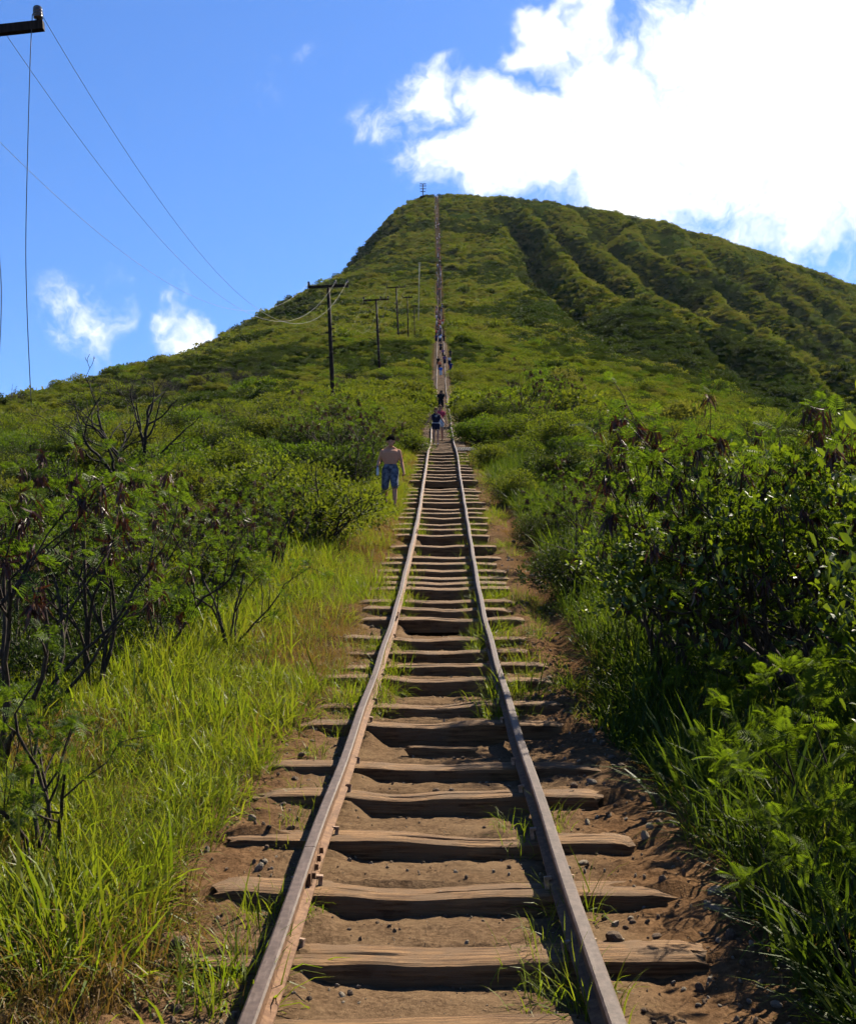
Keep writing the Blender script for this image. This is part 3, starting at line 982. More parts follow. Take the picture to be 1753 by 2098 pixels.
def fuse(mb, name, mat, voxel, smooth=3):
    """one continuous skin over overlapping volumes"""
    me0 = mb.mesh('tmp', None)
    o = bpy.data.objects.new('tmp', me0); COL.objects.link(o)
    m = o.modifiers.new('r', 'REMESH'); m.mode = 'VOXEL'; m.voxel_size = voxel
    m2 = o.modifiers.new('s', 'SMOOTH'); m2.factor = .5; m2.iterations = smooth
    dg = bpy.context.evaluated_depsgraph_get()
    me = bpy.data.meshes.new_from_object(o.evaluated_get(dg))
    me.name = name
    bpy.data.objects.remove(o)
    me.materials.clear(); me.materials.append(mat)
    me.polygons.foreach_set('use_smooth', np.ones(len(me.polygons), bool))
    return me


def lerp(a, b, t):
    return np.asarray(a, float) * (1 - t) + np.asarray(b, float) * t


def hand(mb, wrist, direc, palm_n, s=1.0, curl=.5):
    """palm, four unequal bent fingers and a thumb leaving the side of the palm"""
    d = np.asarray(direc, float); d /= np.linalg.norm(d)
    n = np.asarray(palm_n, float); n = n - d * (n @ d); n /= np.linalg.norm(n)
    w = np.cross(d, n)
    wrist = np.asarray(wrist, float)
    for q in (-.024, 0, .024):
        capsule(mb, wrist + w * q * .6, wrist + d * .085 * s + w * q, .017, .015, 8)
    for i, (q, L) in enumerate(((-.034, .062), (-.012, .076), (.011, .080), (.033, .070))):
        p = wrist + d * .090 * s + w * q
        a = p + (d * math.cos(curl) + n * math.sin(curl)) * L * .5
        b = a + (d * math.cos(curl * 2.3) + n * math.sin(curl * 2.3)) * L * .5
        capsule(mb, p, a, .0092, .0085, 8); capsule(mb, a, b, .0085, .0075, 8)
    p = wrist + d * .030 * s + w * .032
    a = p + (d * .6 + w * .75 + n * .25) * .040; b = a + (d * .85 + w * .25 + n * .55) * .032
    capsule(mb, p, a, .0125, .011, 8); capsule(mb, a, b, .011, .009, 8)


BASE = dict(head=(0, -.04, 1.60), neck=(0, .0, 1.45), shL=(-.180, 0, 1.385), shR=(.180, 0, 1.385), elL=(-.25, .03, 1.13), elR=(.25, .03, 1.13), wrL=(-.27, -.08, .89), wrR=(.27, -.08, .89),
            hipL=(-.088, 0, .93), hipR=(.088, 0, .93), knL=(-.10, -.06, .50), knR=(.10, .02, .50), anL=(-.10, -.02, .085), anR=(.10, .16, .10), curl=.5, look=0.0)


def person(label, loc, rz, pose, wear, h=1.72, voxel=.012, female=False, bottle=None, group=None):
    J = dict(BASE); J.update(pose)
    g = {k: np.asarray(v, float) for k, v in J.items() if isinstance(v, tuple)}
    t = thing('person', label, 'person', loc, (0, 0, rz), h / 1.72, group)
    skin = CL[wear.get('skin', 'skin')]
    fs = .90 if female else 1.0
    mid = (g['hipL'] + g['hipR']) / 2
    chest = lerp(g['neck'], mid, .26)
    waist = lerp(g['neck'], mid, .70)

    def torso(mb, e=0.0, low=True, up=True):
        w = .10 * fs
        if up:
            for q in np.linspace(0, 1, 7):
                c = lerp(chest + (0, 0, .01), waist, q); ww = w * (1 - .42 * q ** .8)
                capsule(mb, c + (-ww, 0, 0), c + (ww, 0, 0), (.108 - .014 * q) * fs + e)
            for s in ('L', 'R'):
                sg = -1 if s == 'L' else 1
                capsule(mb, chest + (0, .01, .05), g['sh' + s] + (-sg * .02, 0, -.01), .078 + e, .056 + e)
                capsule(mb, g['neck'] + (sg * .02, .02, .045), g['sh' + s] + (-sg * .03, .01, .012), .040 * fs + e * .5, .042 * fs + e * .5)
                capsule(mb, g['sh' + s] + (-sg * .03, 0, -.10), g['sh' + s] + (-sg * .05, 0, -.20), .060 * fs + e, .050 * fs + e)
            if female:
                for s in (-1, 1):
                    capsule(mb, chest + (s * .065, -.075, -.03), chest + (s * .065, -.08, -.035), .052 + e)
        capsule(mb, waist + (-.058 * fs, 0, 0), waist + (.058 * fs, 0, 0), .094 * fs + e, None)
        if low:
            capsule(mb, mid + (-.065, .01, 0), mid + (.065, .01, 0), .108 + e)

    def leg(mb, s, e=0.0, stop=2.0):
        a, b, c = g['hip' + s], g['kn' + s], g['an' + s]
        if stop <= 1:
            capsule(mb, a, lerp(a, b, stop), .086 + e, .060 + e + .02 * (1 - stop))
        else:
            capsule(mb, a, b, .084 + e, .054 + e)
            capsule(mb, b, lerp(b, c, .3) + (0, .014, 0), .056 + e, .062 + e)
            capsule(mb, lerp(b, c, .3) + (0, .014, 0), lerp(b, c, min(1, stop - 1)), .061 + e, .053 - .017 * min(1, stop - 1) + e)

    def arm(mb, s, e=0.0, stop=2.0):
        a, b, c = g['sh' + s], g['el' + s], g['wr' + s]
        if stop <= 1:
            capsule(mb, a, lerp(a, b, stop), .054 * fs + e, .046 * fs + e)
        else:
            capsule(mb, a, b, .056 * fs, .042 * fs); capsule(mb, b, c, .043 * fs, .029 * fs)

    mb = MB()
    torso(mb)
    capsule(mb, chest + (0, .01, .05), g['neck'] + (0, 0, .06), .055 * fs)
    hd = g['head']
    capsule(mb, g['neck'] + (0, .01, .03), hd + (0, .015, -.05), .060 * fs, .056 * fs)
    lk = J['look']
    fw = np.array([math.sin(lk), -math.cos(lk), -.12])
    sd = np.array([math.cos(lk), math.sin(lk), 0])
    capsule(mb, hd + (0, 0, .035), hd - fw * .012 + (0, 0, .02), .088, .086)
    capsule(mb, hd + fw * .018 + (0, 0, .0), hd + fw * .030 + (0, 0, -.075), .072, .044)          # jaw
    capsule(mb, hd + fw * .088 + (0, 0, .010), hd + fw * .106 + (0, 0, -.022), .010, .014, 8)       # nose
    capsule(mb, hd + fw * .086 + sd * -.030 + (0, 0, .030), hd + fw * .086 + sd * .030 + (0, 0, .030), .012, .012, 8)   # brow
    capsule(mb, hd + fw * .086 + sd * -.018 + (0, 0, -.058), hd + fw * .086 + sd * .018 + (0, 0, -.058), .009, .009, 8)  # lips
    for s in (-1, 1):
        capsule(mb, hd + sd * s * .086 + (0, 0, .02), hd + sd * s * .090 + (0, .006, -.018), .014, .010, 8)   # ears
    for s in ('L', 'R'):
        arm(mb, s); leg(mb, s)
        dr = g['wr' + s] - g['el' + s]
        hand(mb, g['wr' + s], dr + np.array([0, -.05, -.03]), (1 if s == 'L' else -1, -.35, 0), 1.0, J['curl'])
        a = g['an' + s]
        capsule(mb, a, a + (0, .02, -.045), .034, .034); capsule(mb, a + (0, .02, -.05), a + (0, -.15, -.055), .034, .028)
    obj('body', fuse(mb, 'body', skin, voxel), t)
    for s in (-1, 1):
        mb = MB(); capsule(mb, hd + fw * .082 + sd * s * .032 + (0, 0, .012), hd + fw * .084 + sd * s * .032 + (0, 0, .012), .0085, .0085, 8)
        obj('eye', mb.mesh('eye', CL['hair_black'], True), t)
    # hair
    mb = MB()
    capsule(mb, hd - fw * .012 + (0, 0, .065), hd - fw * .040 + (0, 0, .015), .100, .094)
    capsule(mb, hd + fw * .048 + sd * -.04 + (0, 0, .078), hd + fw * .048 + sd * .04 + (0, 0, .078), .056, .056)
    for s in (-1, 1):
        capsule(mb, hd + sd * s * .080 - fw * .01 + (0, 0, .06), hd + sd * s * .082 - fw * .02 + (0, 0, .0), .026, .018, 8)
    if wear.get('long'):
        capsule(mb, hd - fw * .06, hd - fw * .10 + (0, 0, -.17), .062, .035)
    obj('hair', fuse(mb, 'hair', CL[wear.get('hair', 'hair_black')], voxel), t)
    if wear.get('top'):
        mb = MB(); torso(mb, .012, low=True)
        for s in ('L', 'R'):
            if wear.get('sleeve', .55) > 0:
                arm(mb, s, .014, wear.get('sleeve', .55))
        top = obj('shirt', fuse(mb, 'shirt', CL[wear['top']], voxel), t)
        if wear.get('print'):
            for a, b, z in ((-.055, .02, .02), (.030, .06, .035), (-.04, -.01, -.015), (.0, .045, -.02)):
                m2 = MB(); m2.box((chest[0] + (a + b) / 2, chest[1] - .150, chest[2] + z), ((b - a) / 2, .012, .011))
                obj('print_mark', m2.mesh('print_mark', CL['grey']), top)
        if wear.get('belt'):
            m2 = MB(); capsule(m2, mid + (-.075, 0, .085), mid + (.075, 0, .085), .121)
            m3 = fuse(m2, 'waistband', CL['grey'], voxel)
            z = np.array([v.co[:] for v in m3.vertices]); zc = mid[2] + .085
            z[:, 2] = zc + np.clip(z[:, 2] - zc, -.014, .014)
            m3.vertices.foreach_set('co', z.astype(np.float32).ravel())
            obj('waistband', m3, t)
    if wear.get('shorts'):
        mb = MB()
        capsule(mb, mid + (-.068, .01, .01), mid + (.068, .01, .01), .124); capsule(mb, mid + (-.06, 0, .07), mid + (.06, 0, .07), .108)
        for s in ('L', 'R'):
            leg(mb, s, .030, wear.get('leg', 1.0))
        obj('shorts', fuse(mb, 'shorts', CL[wear['shorts']], voxel), t)
    for s in ('L', 'R'):
        a = g['an' + s]; mb = MB()
        capsule(mb, a + (0, .015, -.03), a + (0, .02, -.05), .043, .040); capsule(mb, a + (0, .03, -.055), a + (0, -.155, -.060), .040, .034)
        obj('shoe', fuse(mb, 'shoe', CL[wear.get('shoe', 'shoe_dark')], voxel), t)
    return t


# the shirtless man coming down on the left of the rails, a bottle in one hand
mx, my = px_x(799, 28.6), 28.4
mz = gz(mx, my)
man_pose = dict(head=(.01, -.06, 1.60), shL=(-.195, 0, 1.375), shR=(.20, .01, 1.385), elL=(-.275, .06, 1.14), wrL=(-.310, -.13, .985), elR=(.270, .05, 1.12), wrR=(.315, -.07, .88),
                knL=(-.120, -.02, .52), anL=(-.100, .30, .25), knR=(.100, -.17, .52), anR=(.105, -.21, .085), curl=.75, look=-.1)
person('shirtless man in blue shorts walking down beside the rails with a bottle', (mx, my, mz), 0.06, man_pose,
       dict(shorts='denim', leg=1.0, skin='skin', hair='hair_black', shoe='shoe_dark'), 1.80, .0075)
mb = MB()
mb.lathe([(0, 0), (.030, 0), (.034, .01), (.034, .06), (.030, .075), (.034, .09), (.034, .15), (.026, .18), (.013, .20), (.013, .21), (0, .21)], 14)
ca, sa = math.cos(.06), math.sin(.06)
bx, by = -.320, -.215
bt = thing('bottle', 'pale plastic water bottle in the hand of the shirtless man', 'bottle', (mx + bx * ca - by * sa, my + bx * sa + by * ca, mz + .80), (.25, 0, 0))
obj('flask', mb.mesh('flask', CL['bottle'], True), bt)
mb = MB(); mb.lathe([(0, .235), (.017, .235), (.017, .205), (0, .205)], 12)
obj('cap', mb.mesh('cap', CL['cap'], True), bt)


def on_track(px, D, du=0.0):
    """a spot on the ties"""
    x = px_x(px, D); y = D * .995
    return (x, y, float(rail_z(y)) - .125 if abs(x - float(track_x(y))) < 1.15 else gz(x, y))


arms_out = dict(elL=(-.32, .02, 1.18), wrL=(-.46, -.08, .98), elR=(.30, .0, 1.17), wrR=(.42, -.12, .98), knL=(-.09, -.03, .50), anL=(-.085, .03, .09), knR=(.09, -.07, .50), anR=(.085, -.06, .085), look=.25)
person('woman in navy tank top and dark shorts walking between the rails, arms held out', on_track(893, 50.4), .05, arms_out,
       dict(top='navy', sleeve=0, shorts='navy', leg=.32, skin='skin_pale', hair='hair_brown', shoe='shoe', print=True, belt=True), 1.66, .012, True)
person('woman in red top and pale shorts close behind the woman in navy', on_track(901.5, 53.5), -.1, dict(elR=(.27, -.02, 1.14), wrR=(.33, -.10, .92), look=-.2),
       dict(top='pink', sleeve=.5, shorts='grey', leg=.45, skin='skin_pale', hair='hair_brown', long=True, shoe='shoe_dark'), 1.68, .014, True)
person('man in black shirt climbing the track behind the two women', on_track(903.5, 84), 3.0, dict(head=(0, -.09, 1.55), shL=(-.22, -.02, 1.38), shR=(.22, -.02, 1.38)),
       dict(top='black', sleeve=.6, shorts='black', leg=1.0, skin='skin', hair='hair_black'), 1.75, .018)
walkers = [(903, 143, 0, 'blue', 'grey', 'hair_black', 'climber in bright blue shirt and pale shorts, lowest of the far group'),
           (901, 152, .1, 'orange', 'navy', 'hair_brown', 'climber in orange red top just above the one in bright blue'),
           (898, 158, 3.0, 'black', 'black', 'hair_black', 'climber in black left of the rail above the orange top'),
           (911.5, 160, 3.1, 'purple', 'navy', 'hair_black', 'climber in purple by the right rail of the far group'),
           (924, 150, 3.0, 'deepblue', 'deepblue', 'hair_black', 'climber in deep blue off the right ends of the ties, lowest of three there'),
           (921, 160, .3, 'grey', 'navy', 'hair_brown', 'climber in pale grey off the right of the ties, middle of three there'),
           (923, 170, 2.8, 'navy', 'black', 'hair_black', 'climber in navy off the right of the ties, uppermost of three there'),
           (903, 178, 3.1, 'navy', 'black', 'hair_black', 'climber in navy between the rails in mid group'),
           (908, 171, 2.9, 'purple', 'black', 'hair_black', 'climber in dark purple between the rails below the one in navy'),
           (894, 192, 3.0, 'deepblue', 'navy', 'hair_black', 'climber in deep blue at the left rail on the crest of the hump'),
           (902, 190, 3.1, 'white', 'navy', 'hair_black', 'climber in white shirt in the middle of the crest'),
           (903, 200, 3.1, 'blue', 'navy', 'hair_black', 'climber in blue behind the white shirt on the crest'),
           (909.5, 192, 2.9, 'black', 'black', 'hair_black', 'climber in black at the right rail on the crest')]
wr = np.random.default_rng(8)
for px, D, rz, top, sh, hair, lab in walkers:
    s = wr.uniform(-1, 1)
    person(lab, on_track(px, D), rz, dict(knL=(-.10, -.08 * s, .50), anL=(-.10, -.10 * s, .09), knR=(.10, .06 * s, .51), anR=(.10, .12 * s, .10)),
           dict(top=top, sleeve=.6, shorts=sh, leg=.95, skin='skin', hair=hair, long=wr.random() < .4), wr.uniform(1.62, 1.8), .022, wr.random() < .5, group='climbers in the far group')
# the far-off crowd strung out on the upper track
mats = [CL[k] for k in ('navy', 'white', 'red', 'black', 'grey', 'purple', 'skin', 'deepblue')]
mb = MB()
for i in range(95):
    y = 246 + (712 - 246) * wr.random() ** 1.0
    x = float(track_x(y)) + wr.uniform(-1.0, 1.1)
    z = float(rail_z(y)) - .10
    c = int(wr.choice(8, p=[.22, .16, .12, .18, .10, .10, 0, .12])); b = int(wr.choice([0, 3, 7, 4]))
    for s in (-.09, .09):
        mb.tube([(x + s, y, z), (x + s * .9, y + .05, z + .48), (x + s, y, z + .92)], [.05, .06, .09], 6, True, b)
        mb.tube([(x + s * 2.3, y, z + 1.42), (x + s * 2.9, y - .04, z + .88)], [.055, .04], 5, True, 6)
    mb.tube([(x, y, z + .85), (x, y, z + 1.2), (x, y, z + 1.45)], [.16, .17, .13], 8, True, c)
    mb.tube([(x, y, z + 1.45), (x, y - .02, z + 1.56), (x, y - .02, z + 1.66), (x, y - .02, z + 1.74)], [.05, .085, .09, .05], 8, True, 3 if wr.random() < .7 else 6)
obj('crowd', mb.mesh('crowd', mats, True), None, kind='stuff', label='tiny climbers strung out along the upper track')

# ------------------------------------------------------------------ plants: meshes
def frames(d, rng_, roll=None):
    """rotation matrices whose Y axis points along d"""
    d = d / (np.linalg.norm(d, axis=1)[:, None] + 1e-9)
    up = np.tile([0, 0, 1.0], (len(d), 1))
    up = np.where(np.abs(d[:, 2:3]) > .95, np.array([[1.0, 0, 0]]), up)
    x = np.cross(d, up); x /= np.linalg.norm(x, axis=1)[:, None]
    z = np.cross(x, d)
    if roll is not None:
        c, s = np.cos(roll)[:, None], np.sin(roll)[:, None]
        x, z = x * c + z * s, z * c - x * s
    return np.stack([x, d, z], -1)


def repeat_np(tv, tf, pos, Rm, sc):
    """many copies of one template as arrays"""
    n, k = len(pos), len(tv)
    sc = np.asarray(sc, float)
    sc = sc[:, None] * np.ones((1, 3)) if sc.ndim == 1 else sc
    V = np.einsum('nij,nkj->nki', Rm, tv[None] * sc[:, None, :]) + pos[:, None, :]
    Fc = (tf[None] + (np.arange(n) * k)[:, None, None]).reshape(-1, tf.shape[1])
    return V.reshape(-1, 3), Fc


def leaf_broad():
    V = np.array([(0, 0, 0), (0, .33, -.02), (0, .68, -.03), (0, 1, -.10), (-.20, .30, .05), (-.22, .66, .04), (.20, .30, .05), (.22, .66, .04)], float)
    T = np.array([(0, 1, 4), (1, 5, 4), (1, 2, 5), (2, 3, 5), (0, 6, 1), (1, 6, 7), (1, 7, 2), (2, 7, 3)])
    return V, T


def leaf_simple():
    return np.array([(0, 0, 0), (-.27, .5, .06), (0, 1, -.04), (.27, .5, .06)], float), np.array([(0, 3, 2), (0, 2, 1)])


def frond(pairs, fine=False):
    V, T = [], []

    def tri(*p):
        n = len(V); V.extend(p); T.append((n, n + 1, n + 2))

    def quad(a, b, c, d):
        n = len(V); V.extend((a, b, c, d)); T.extend(((n, n + 1, n + 2), (n, n + 2, n + 3)))

    def sp(t):
        return np.array([0, t, -.35 * t * t])
    for a, b in ((0, .5), (.5, 1)):
        p, q = sp(a), sp(b); w = np.array([.008, 0, 0])
        quad(p - w, p + w, q + w, q - w)
    for i in range(pairs):
        t = .22 + .76 * i / (pairs - 1)
        L = .42 * math.sin(math.pi * (.28 + .62 * (i / (pairs - 1))) ** .8) + .06
        for s in (-1, 1):
            p = sp(t)
            d = np.array([s * .86, .42, -.12]); d /= np.linalg.norm(d)
            e = np.array([-s * d[1], s * d[0] * 1.0, 0])
            if not fine:
                w = .045 if pairs < 9 else .034
                m = p + d * L * .5; q = p + d * L + np.array([0, 0, -.10 * L])
                quad(p, m + e * w, q, m - e * w)
            else:
                nl = 9
                for j in range(nl):
                    c = p + d * L * (j + .6) / nl + np.array([0, 0, -.14 * L * ((j + .6) / nl) ** 2])
                    for o in (-1, 1):
                        ld = (e * o * .9 + d * .35)
                        ld = ld / np.linalg.norm(ld)
                        ll = .062 * (1 - .35 * abs(2 * j / nl - 1))
                        pw = d * .013
                        quad(c - pw * .5, c + ld * ll * .5 - pw, c + ld * ll, c + ld * ll * .5 + pw)
    return np.array(V), np.array(T)


FROND, FROND_FINE = frond(7), frond(10)


def pod_template():
    n = 5
    V, T = [], []
    for i in range(n):
        t = i / (n - 1)
        w = .055 * (math.sin(math.pi * min(1, .12 + t * .85))) ** .6
        bend = .10 * math.sin(t * 2.6)
        V += [(-w, t, bend), (w, t, bend + .025)]
    for i in range(n - 1):
        a = i * 2
        T += [(a, a + 1, a + 3), (a, a + 3, a + 2)]
    return np.array(V, float), np.array(T)


POD = pod_template()


def grow(seed, stems, height_, spread, levels, jitter=.22, lift=.10, r0=.03, pb=.5, branch=(.45, .75), ang=(.5, 1.0), base_r=.12, first=.3):
    r = np.random.default_rng(seed)
    segs, nodes = [], []

    def go(p, d, L, rad, lev):
        n = max(3, int(L / .16))
        for i in range(n):
            d = d + r.normal(0, jitter, 3) + np.array([0, 0, lift])
            d = d / np.linalg.norm(d)
            q = p + d * L / n
            r2 = rad * (1 - .62 / n)
            segs.append((p, q, rad, r2))
            p, rad = q, r2
            if lev < levels and i >= n * first and r.random() < pb:
                a = r.uniform(*ang); ax = np.cross(d, r.normal(size=3)); ax /= np.linalg.norm(ax)
                cd = d * math.cos(a) + ax * math.sin(a)
                go(p, cd, L * r.uniform(*branch) * (1 - .4 * i / n), rad * .68, lev + 1)
            if lev >= max(1, levels - 1) and i >= n * .35:
                nodes.append((p, d, lev, i == n - 1))
        nodes.append((p, d, lev, True))
    for s in range(stems):
        a = r.uniform(0, 6.283)
        t = spread * r.uniform(.3, 1)
        d = np.array([math.cos(a) * t, math.sin(a) * t, 1.0]); d /= np.linalg.norm(d)
        go(np.array([math.cos(a) * base_r * r.random(), math.sin(a) * base_r * r.random(), -.12]), d, height_ * r.uniform(.75, 1.08), r0 * r.uniform(.7, 1.1), 0)
    return segs, nodes


def seg_mesh(name, segs, mat, k=5, rmin=.0035):
    A = np.array([s[0] for s in segs]); B = np.array([s[1] for s in segs])
    ra = np.maximum([s[2] for s in segs], rmin); rb = np.maximum([s[3] for s in segs], rmin)
    B = B + (B - A) * .04
    Rm = frames(B - A, None)
    th = np.arange(k) * 2 * np.pi / k
    ring = np.stack([np.cos(th), np.sin(th) * 0, np.sin(th)], -1)
    va = np.einsum('nij,kj->nki', Rm, ring) * ra[:, None, None] + A[:, None]
    vb = np.einsum('nij,kj->nki', Rm, ring) * rb[:, None, None] + B[:, None]
    V = np.concatenate([va, vb], 1)
    j = np.arange(k); j2 = (j + 1) % k
    q = np.stack([j, j2, j2 + k, j + k], -1)
    n = len(segs)
    Q = (q[None] + (np.arange(n) * 2 * k)[:, None, None]).reshape(-1, 4)
    return mesh_np(name, V.reshape(-1, 3), Q[:, ::-1], mat, True)


def leaves_on(nodes, r, per, size, tmpl, mat, name, sprd=.09, up=.25, out=.8, lim=None):
    P = np.array([n[0] for n in nodes]); Dd = np.array([n[1] for n in nodes])
    P = np.repeat(P, per, 0); Dd = np.repeat(Dd, per, 0)
    n = len(P)
    P = P + r.normal(0, sprd, (n, 3)) * np.array([1, 1, .7])
    d = Dd * .5 + r.normal(0, out, (n, 3)) + np.array([0, 0, up])
    d /= np.linalg.norm(d, axis=1)[:, None]
    V, T = repeat_np(tmpl[0], tmpl[1], P, frames(d, r, r.normal(0, .6, n)), r.uniform(size[0], size[1], n))
    return mesh_np(name, V, T, mat)


def pods_on(nodes, r, per, mat, name='pods', size=(.09, .155)):
    P = np.repeat(np.array([n[0] for n in nodes]), per, 0)
    n = len(P)
    P = P + r.normal(0, .022, (n, 3))
    d = np.stack([r.normal(0, .38, n), r.normal(0, .38, n), -np.ones(n)], 1)
    d[r.random(n) < .12, 2] *= -.2
    V, T = repeat_np(POD[0], POD[1], P, frames(d, r, r.uniform(0, 6.28, n)), r.uniform(size[0], size[1], n))
    return mesh_np(name, V, T, mat)


def proto_koa(seed, h=2.0, pods=True, fronds=4, stems=4):
    r = np.random.default_rng(seed)
    segs, nodes = grow(seed, stems, h, .42, 2, jitter=.17, lift=.06, r0=.026, pb=.42, ang=(.45, .9))
    parts = {'stems': seg_mesh('stems', segs, M['bark'])}
    top = [n for n in nodes if n[0][2] > h * .30]
    parts['foliage'] = leaves_on(top, r, fronds, (.10, .17), FROND, M['koa'], 'foliage', .05, .15, .75)
    if pods:
        tips = [n for n in nodes if n[3] and n[0][2] > h * .5]
        sel = [tips[i] for i in r.permutation(len(tips))[:max(6, len(tips) // 2)]]
        for q, nd in enumerate(sel):
            parts['pod_cluster.%d' % q] = pods_on([nd], r, int(r.integers(13, 26)), M['pod'])
        parts['split_pods'] = pods_on(sel[::3], r, 2, M['pod_pale'], 'split_pods')
    return parts


def proto_seedling(seed, h=1.1):
    r = np.random.default_rng(seed)
    segs, nodes = grow(seed, 4, h, .7, 1, jitter=.12, lift=.08, r0=.012, pb=.5, ang=(.5, .9))
    tip = [n for n in nodes if n[0][2] > h * .22]
    return {'stems': seg_mesh('stems', segs, M['bark'], 5, .003),
            'foliage': leaves_on(tip, r, 7, (.11, .20), FROND_FINE, M['koa_bright'], 'foliage', .03, .1, .65)}


def proto_glossy(seed, h=2.1):
    r = np.random.default_rng(seed)
    segs, nodes = grow(seed, 5, h * .8, .85, 2, jitter=.22, lift=.08, r0=.034, pb=.62, ang=(.5, 1.1))
    nodes = [n for n in nodes if n[0][2] > h * .22]
    per = max(3, int(2700 / len(nodes)))
    return {'stems': seg_mesh('stems', segs, M['bark']),
            'foliage': leaves_on(nodes, r, per, (.055, .095), leaf_broad(), M['glossy'], 'foliage', .12, .45, .6)}


def lobes_points(r, n, lobes, rad, flat=.62, shell=.35):
    """points through a lumpy crown made of several overlapping lobes"""
    C = []
    for i in range(lobes):
        a = r.uniform(0, 6.28); q = rad * math.sqrt(r.random()) * .85
        C.append((q * math.cos(a), q * math.sin(a), r.uniform(.40, 1.0) * rad * flat * 1.15 * (1 - .45 * (q / rad) ** 2), rad * r.uniform(.30, .55)))
    C = np.array(C)
    k = r.integers(0, lobes, n)
    d = r.normal(size=(n, 3)); d /= np.linalg.norm(d, axis=1)[:, None]
    rr = (1 - shell * r.random(n) ** 1.4)
    P = C[k, :3] + d * (C[k, 3] * rr)[:, None] * np.array([1, 1, .72])
    keep = P[:, 2] > .04 * rad
    return P[keep], d[keep], C


def proto_scrub(seed, rad, n, leaf, mat, lobes=14, flat=.62, stems=True, tmpl=None):
    r = np.random.default_rng(seed)
    P, d, C = lobes_points(r, n, lobes, rad, flat)
    dd = d + r.normal(0, .7, d.shape) + np.array([0, 0, .35])
    tm = tmpl or leaf_simple()
    V, T = repeat_np(tm[0], tm[1], P, frames(dd, r, r.normal(0, .8, len(P))), r.uniform(leaf[0], leaf[1], len(P)))
    parts = {'foliage': mesh_np('foliage', V, T, M[mat])}
    if stems:
        segs = []
        for c in C:
            b = np.array([r.normal(0, .06 * rad), r.normal(0, .06 * rad), -.12])
            m = (b + c[:3]) / 2 + r.normal(0, .10 * rad, 3) * np.array([1, 1, .3])
            q = c[:3] + np.array([0, 0, c[3] * .4])
            w = .022 * rad
            segs += [(b, m, w, w * .75), (m, c[:3], w * .75, w * .5), (c[:3], q, w * .5, w * .2)]
            for _ in range(4):
                e = c[:3] + r.normal(0, .55, 3) * c[3]
                segs.append((m * .3 + c[:3] * .7, e, w * .4, w * .15))
        parts['stems'] = seg_mesh('stems', segs, M['bark'], 5, .006)
    return parts


def proto_bare(seed, h, mat='twig', levels=3, stems=5, spread=.9, r0=.03, rmin=.006, **kw):
    a = dict(jitter=.25, lift=.05, pb=.6, ang=(.4, 1.0), branch=(.45, .8)); a.update(kw)
    segs, nodes = grow(seed, stems, h, spread, levels, r0=r0, **a)
    return {'branches': seg_mesh('branches', segs, M[mat], 5, rmin)}


KOA = [proto_koa(500 + i, 2.0, True, 2 + i % 3, 4 + i % 3) for i in range(5)]
KOA_GREEN = [proto_koa(520 + i, 1.5, False, 5, 5) for i in range(2)]
SEED = [proto_seedling(540 + i) for i in range(3)]
GLOSSY = [proto_glossy(560 + i) for i in range(4)]
SCRUB = [proto_scrub(600 + i, 1.0, 5200, (.05, .085), m, 16 + i, f) for i, (m, f) in enumerate(
    (('scrub', .75), ('scrub_dark', .8), ('scrub', .6), ('koa', .7), ('scrub', .85), ('scrub_dark', .65), ('koa', .6)))]


def plant(name, proto, x, y, h, label, category, group=None, rz=None, seed=0, sink=0.0, sxy=1.0):
    """h scales the prototype"""
    r = np.random.default_rng(int(abs(x * 131 + y * 977)) + seed)
    t = thing(name, label, category, (x, y, gz(x, y) - sink), (r.normal(0, .04), r.normal(0, .04), r.uniform(0, 6.28) if rz is None else rz),
              (h * sxy, h * sxy, h), group)
    for k, me in proto.items():
        obj(k.split('.')[0], me, t, kind='stuff' if k.startswith(('pod', 'split')) else None)
    return t


def px_x(px, D):
    return (px - CX) / F * D


# --- left of the track
left_koa = [(8, 6.9, 1.05, 0, 'gaunt dark-stemmed shrub with pods at the left edge of the grass bank'),
            (70, 8.4, 1.0, 1, 'thin podded shrub behind the gaunt one at the left edge'),
            (205, 9.4, 1.08, 2, 'podded shrub with one long slanting stem rising from the left grass'),
            (335, 11.2, .85, 3, 'podded shrub in the grass left of the slanting-stemmed one nearest the rails'),
            (300, 14.0, .95, 4, 'podded shrub behind the grass bank below the dead tree'),
            (130, 13.0, 1.05, 0, 'podded shrub far back in the left thicket below the dead tree'),
            (420, 15.5, .95, 1, 'podded shrub between the dead tree and the grass bank'),
            (560, 18.0, .85, 2, 'podded shrub just left of the broad green tree'),
            (500, 16.5, .8, 4, 'low podded shrub at the edge of the grass under the broad green tree'),
            (25, 10.5, 1.0, 3, 'podded shrub at the left edge, half hidden behind the gaunt one'),
            (240, 16.0, 1.0, 2, 'podded shrub with red-brown pods in the middle of the left thicket'),
            (760, 34, 1.35, 0, 'brown podded shrub behind the shirtless man'),
            (705, 37, 1.3, 1, 'brown podded shrub left of the one behind the shirtless man'),
            (730, 31, 1.0, 3, 'low podded shrub next to the shirtless man'),
            (660, 40, 1.3, 4, 'brown podded shrub under the nearest whole power pole')]
for px, D, h, k, lab in left_koa:
    plant('podded_shrub', KOA[k], px_x(px, D), D, h * (.74 if D < 25 else .8), lab, 'shrub', 'podded shrubs on the left bank', seed=k)
plant('sapling', KOA_GREEN[1], px_x(100, 5.3), 5.3, .52, 'small forked sapling low in the grass at the left', 'sapling', seed=3)
plant('sapling', SEED[1], px_x(5, 5.6), 5.6, .5, 'feathery sapling at the left edge beside the forked one', 'sapling', seed=4)
plant('sapling', KOA_GREEN[0], px_x(480, 12.0), 12.0, .62, 'thin Y-shaped dark sapling standing in the left grass', 'sapling', seed=5)
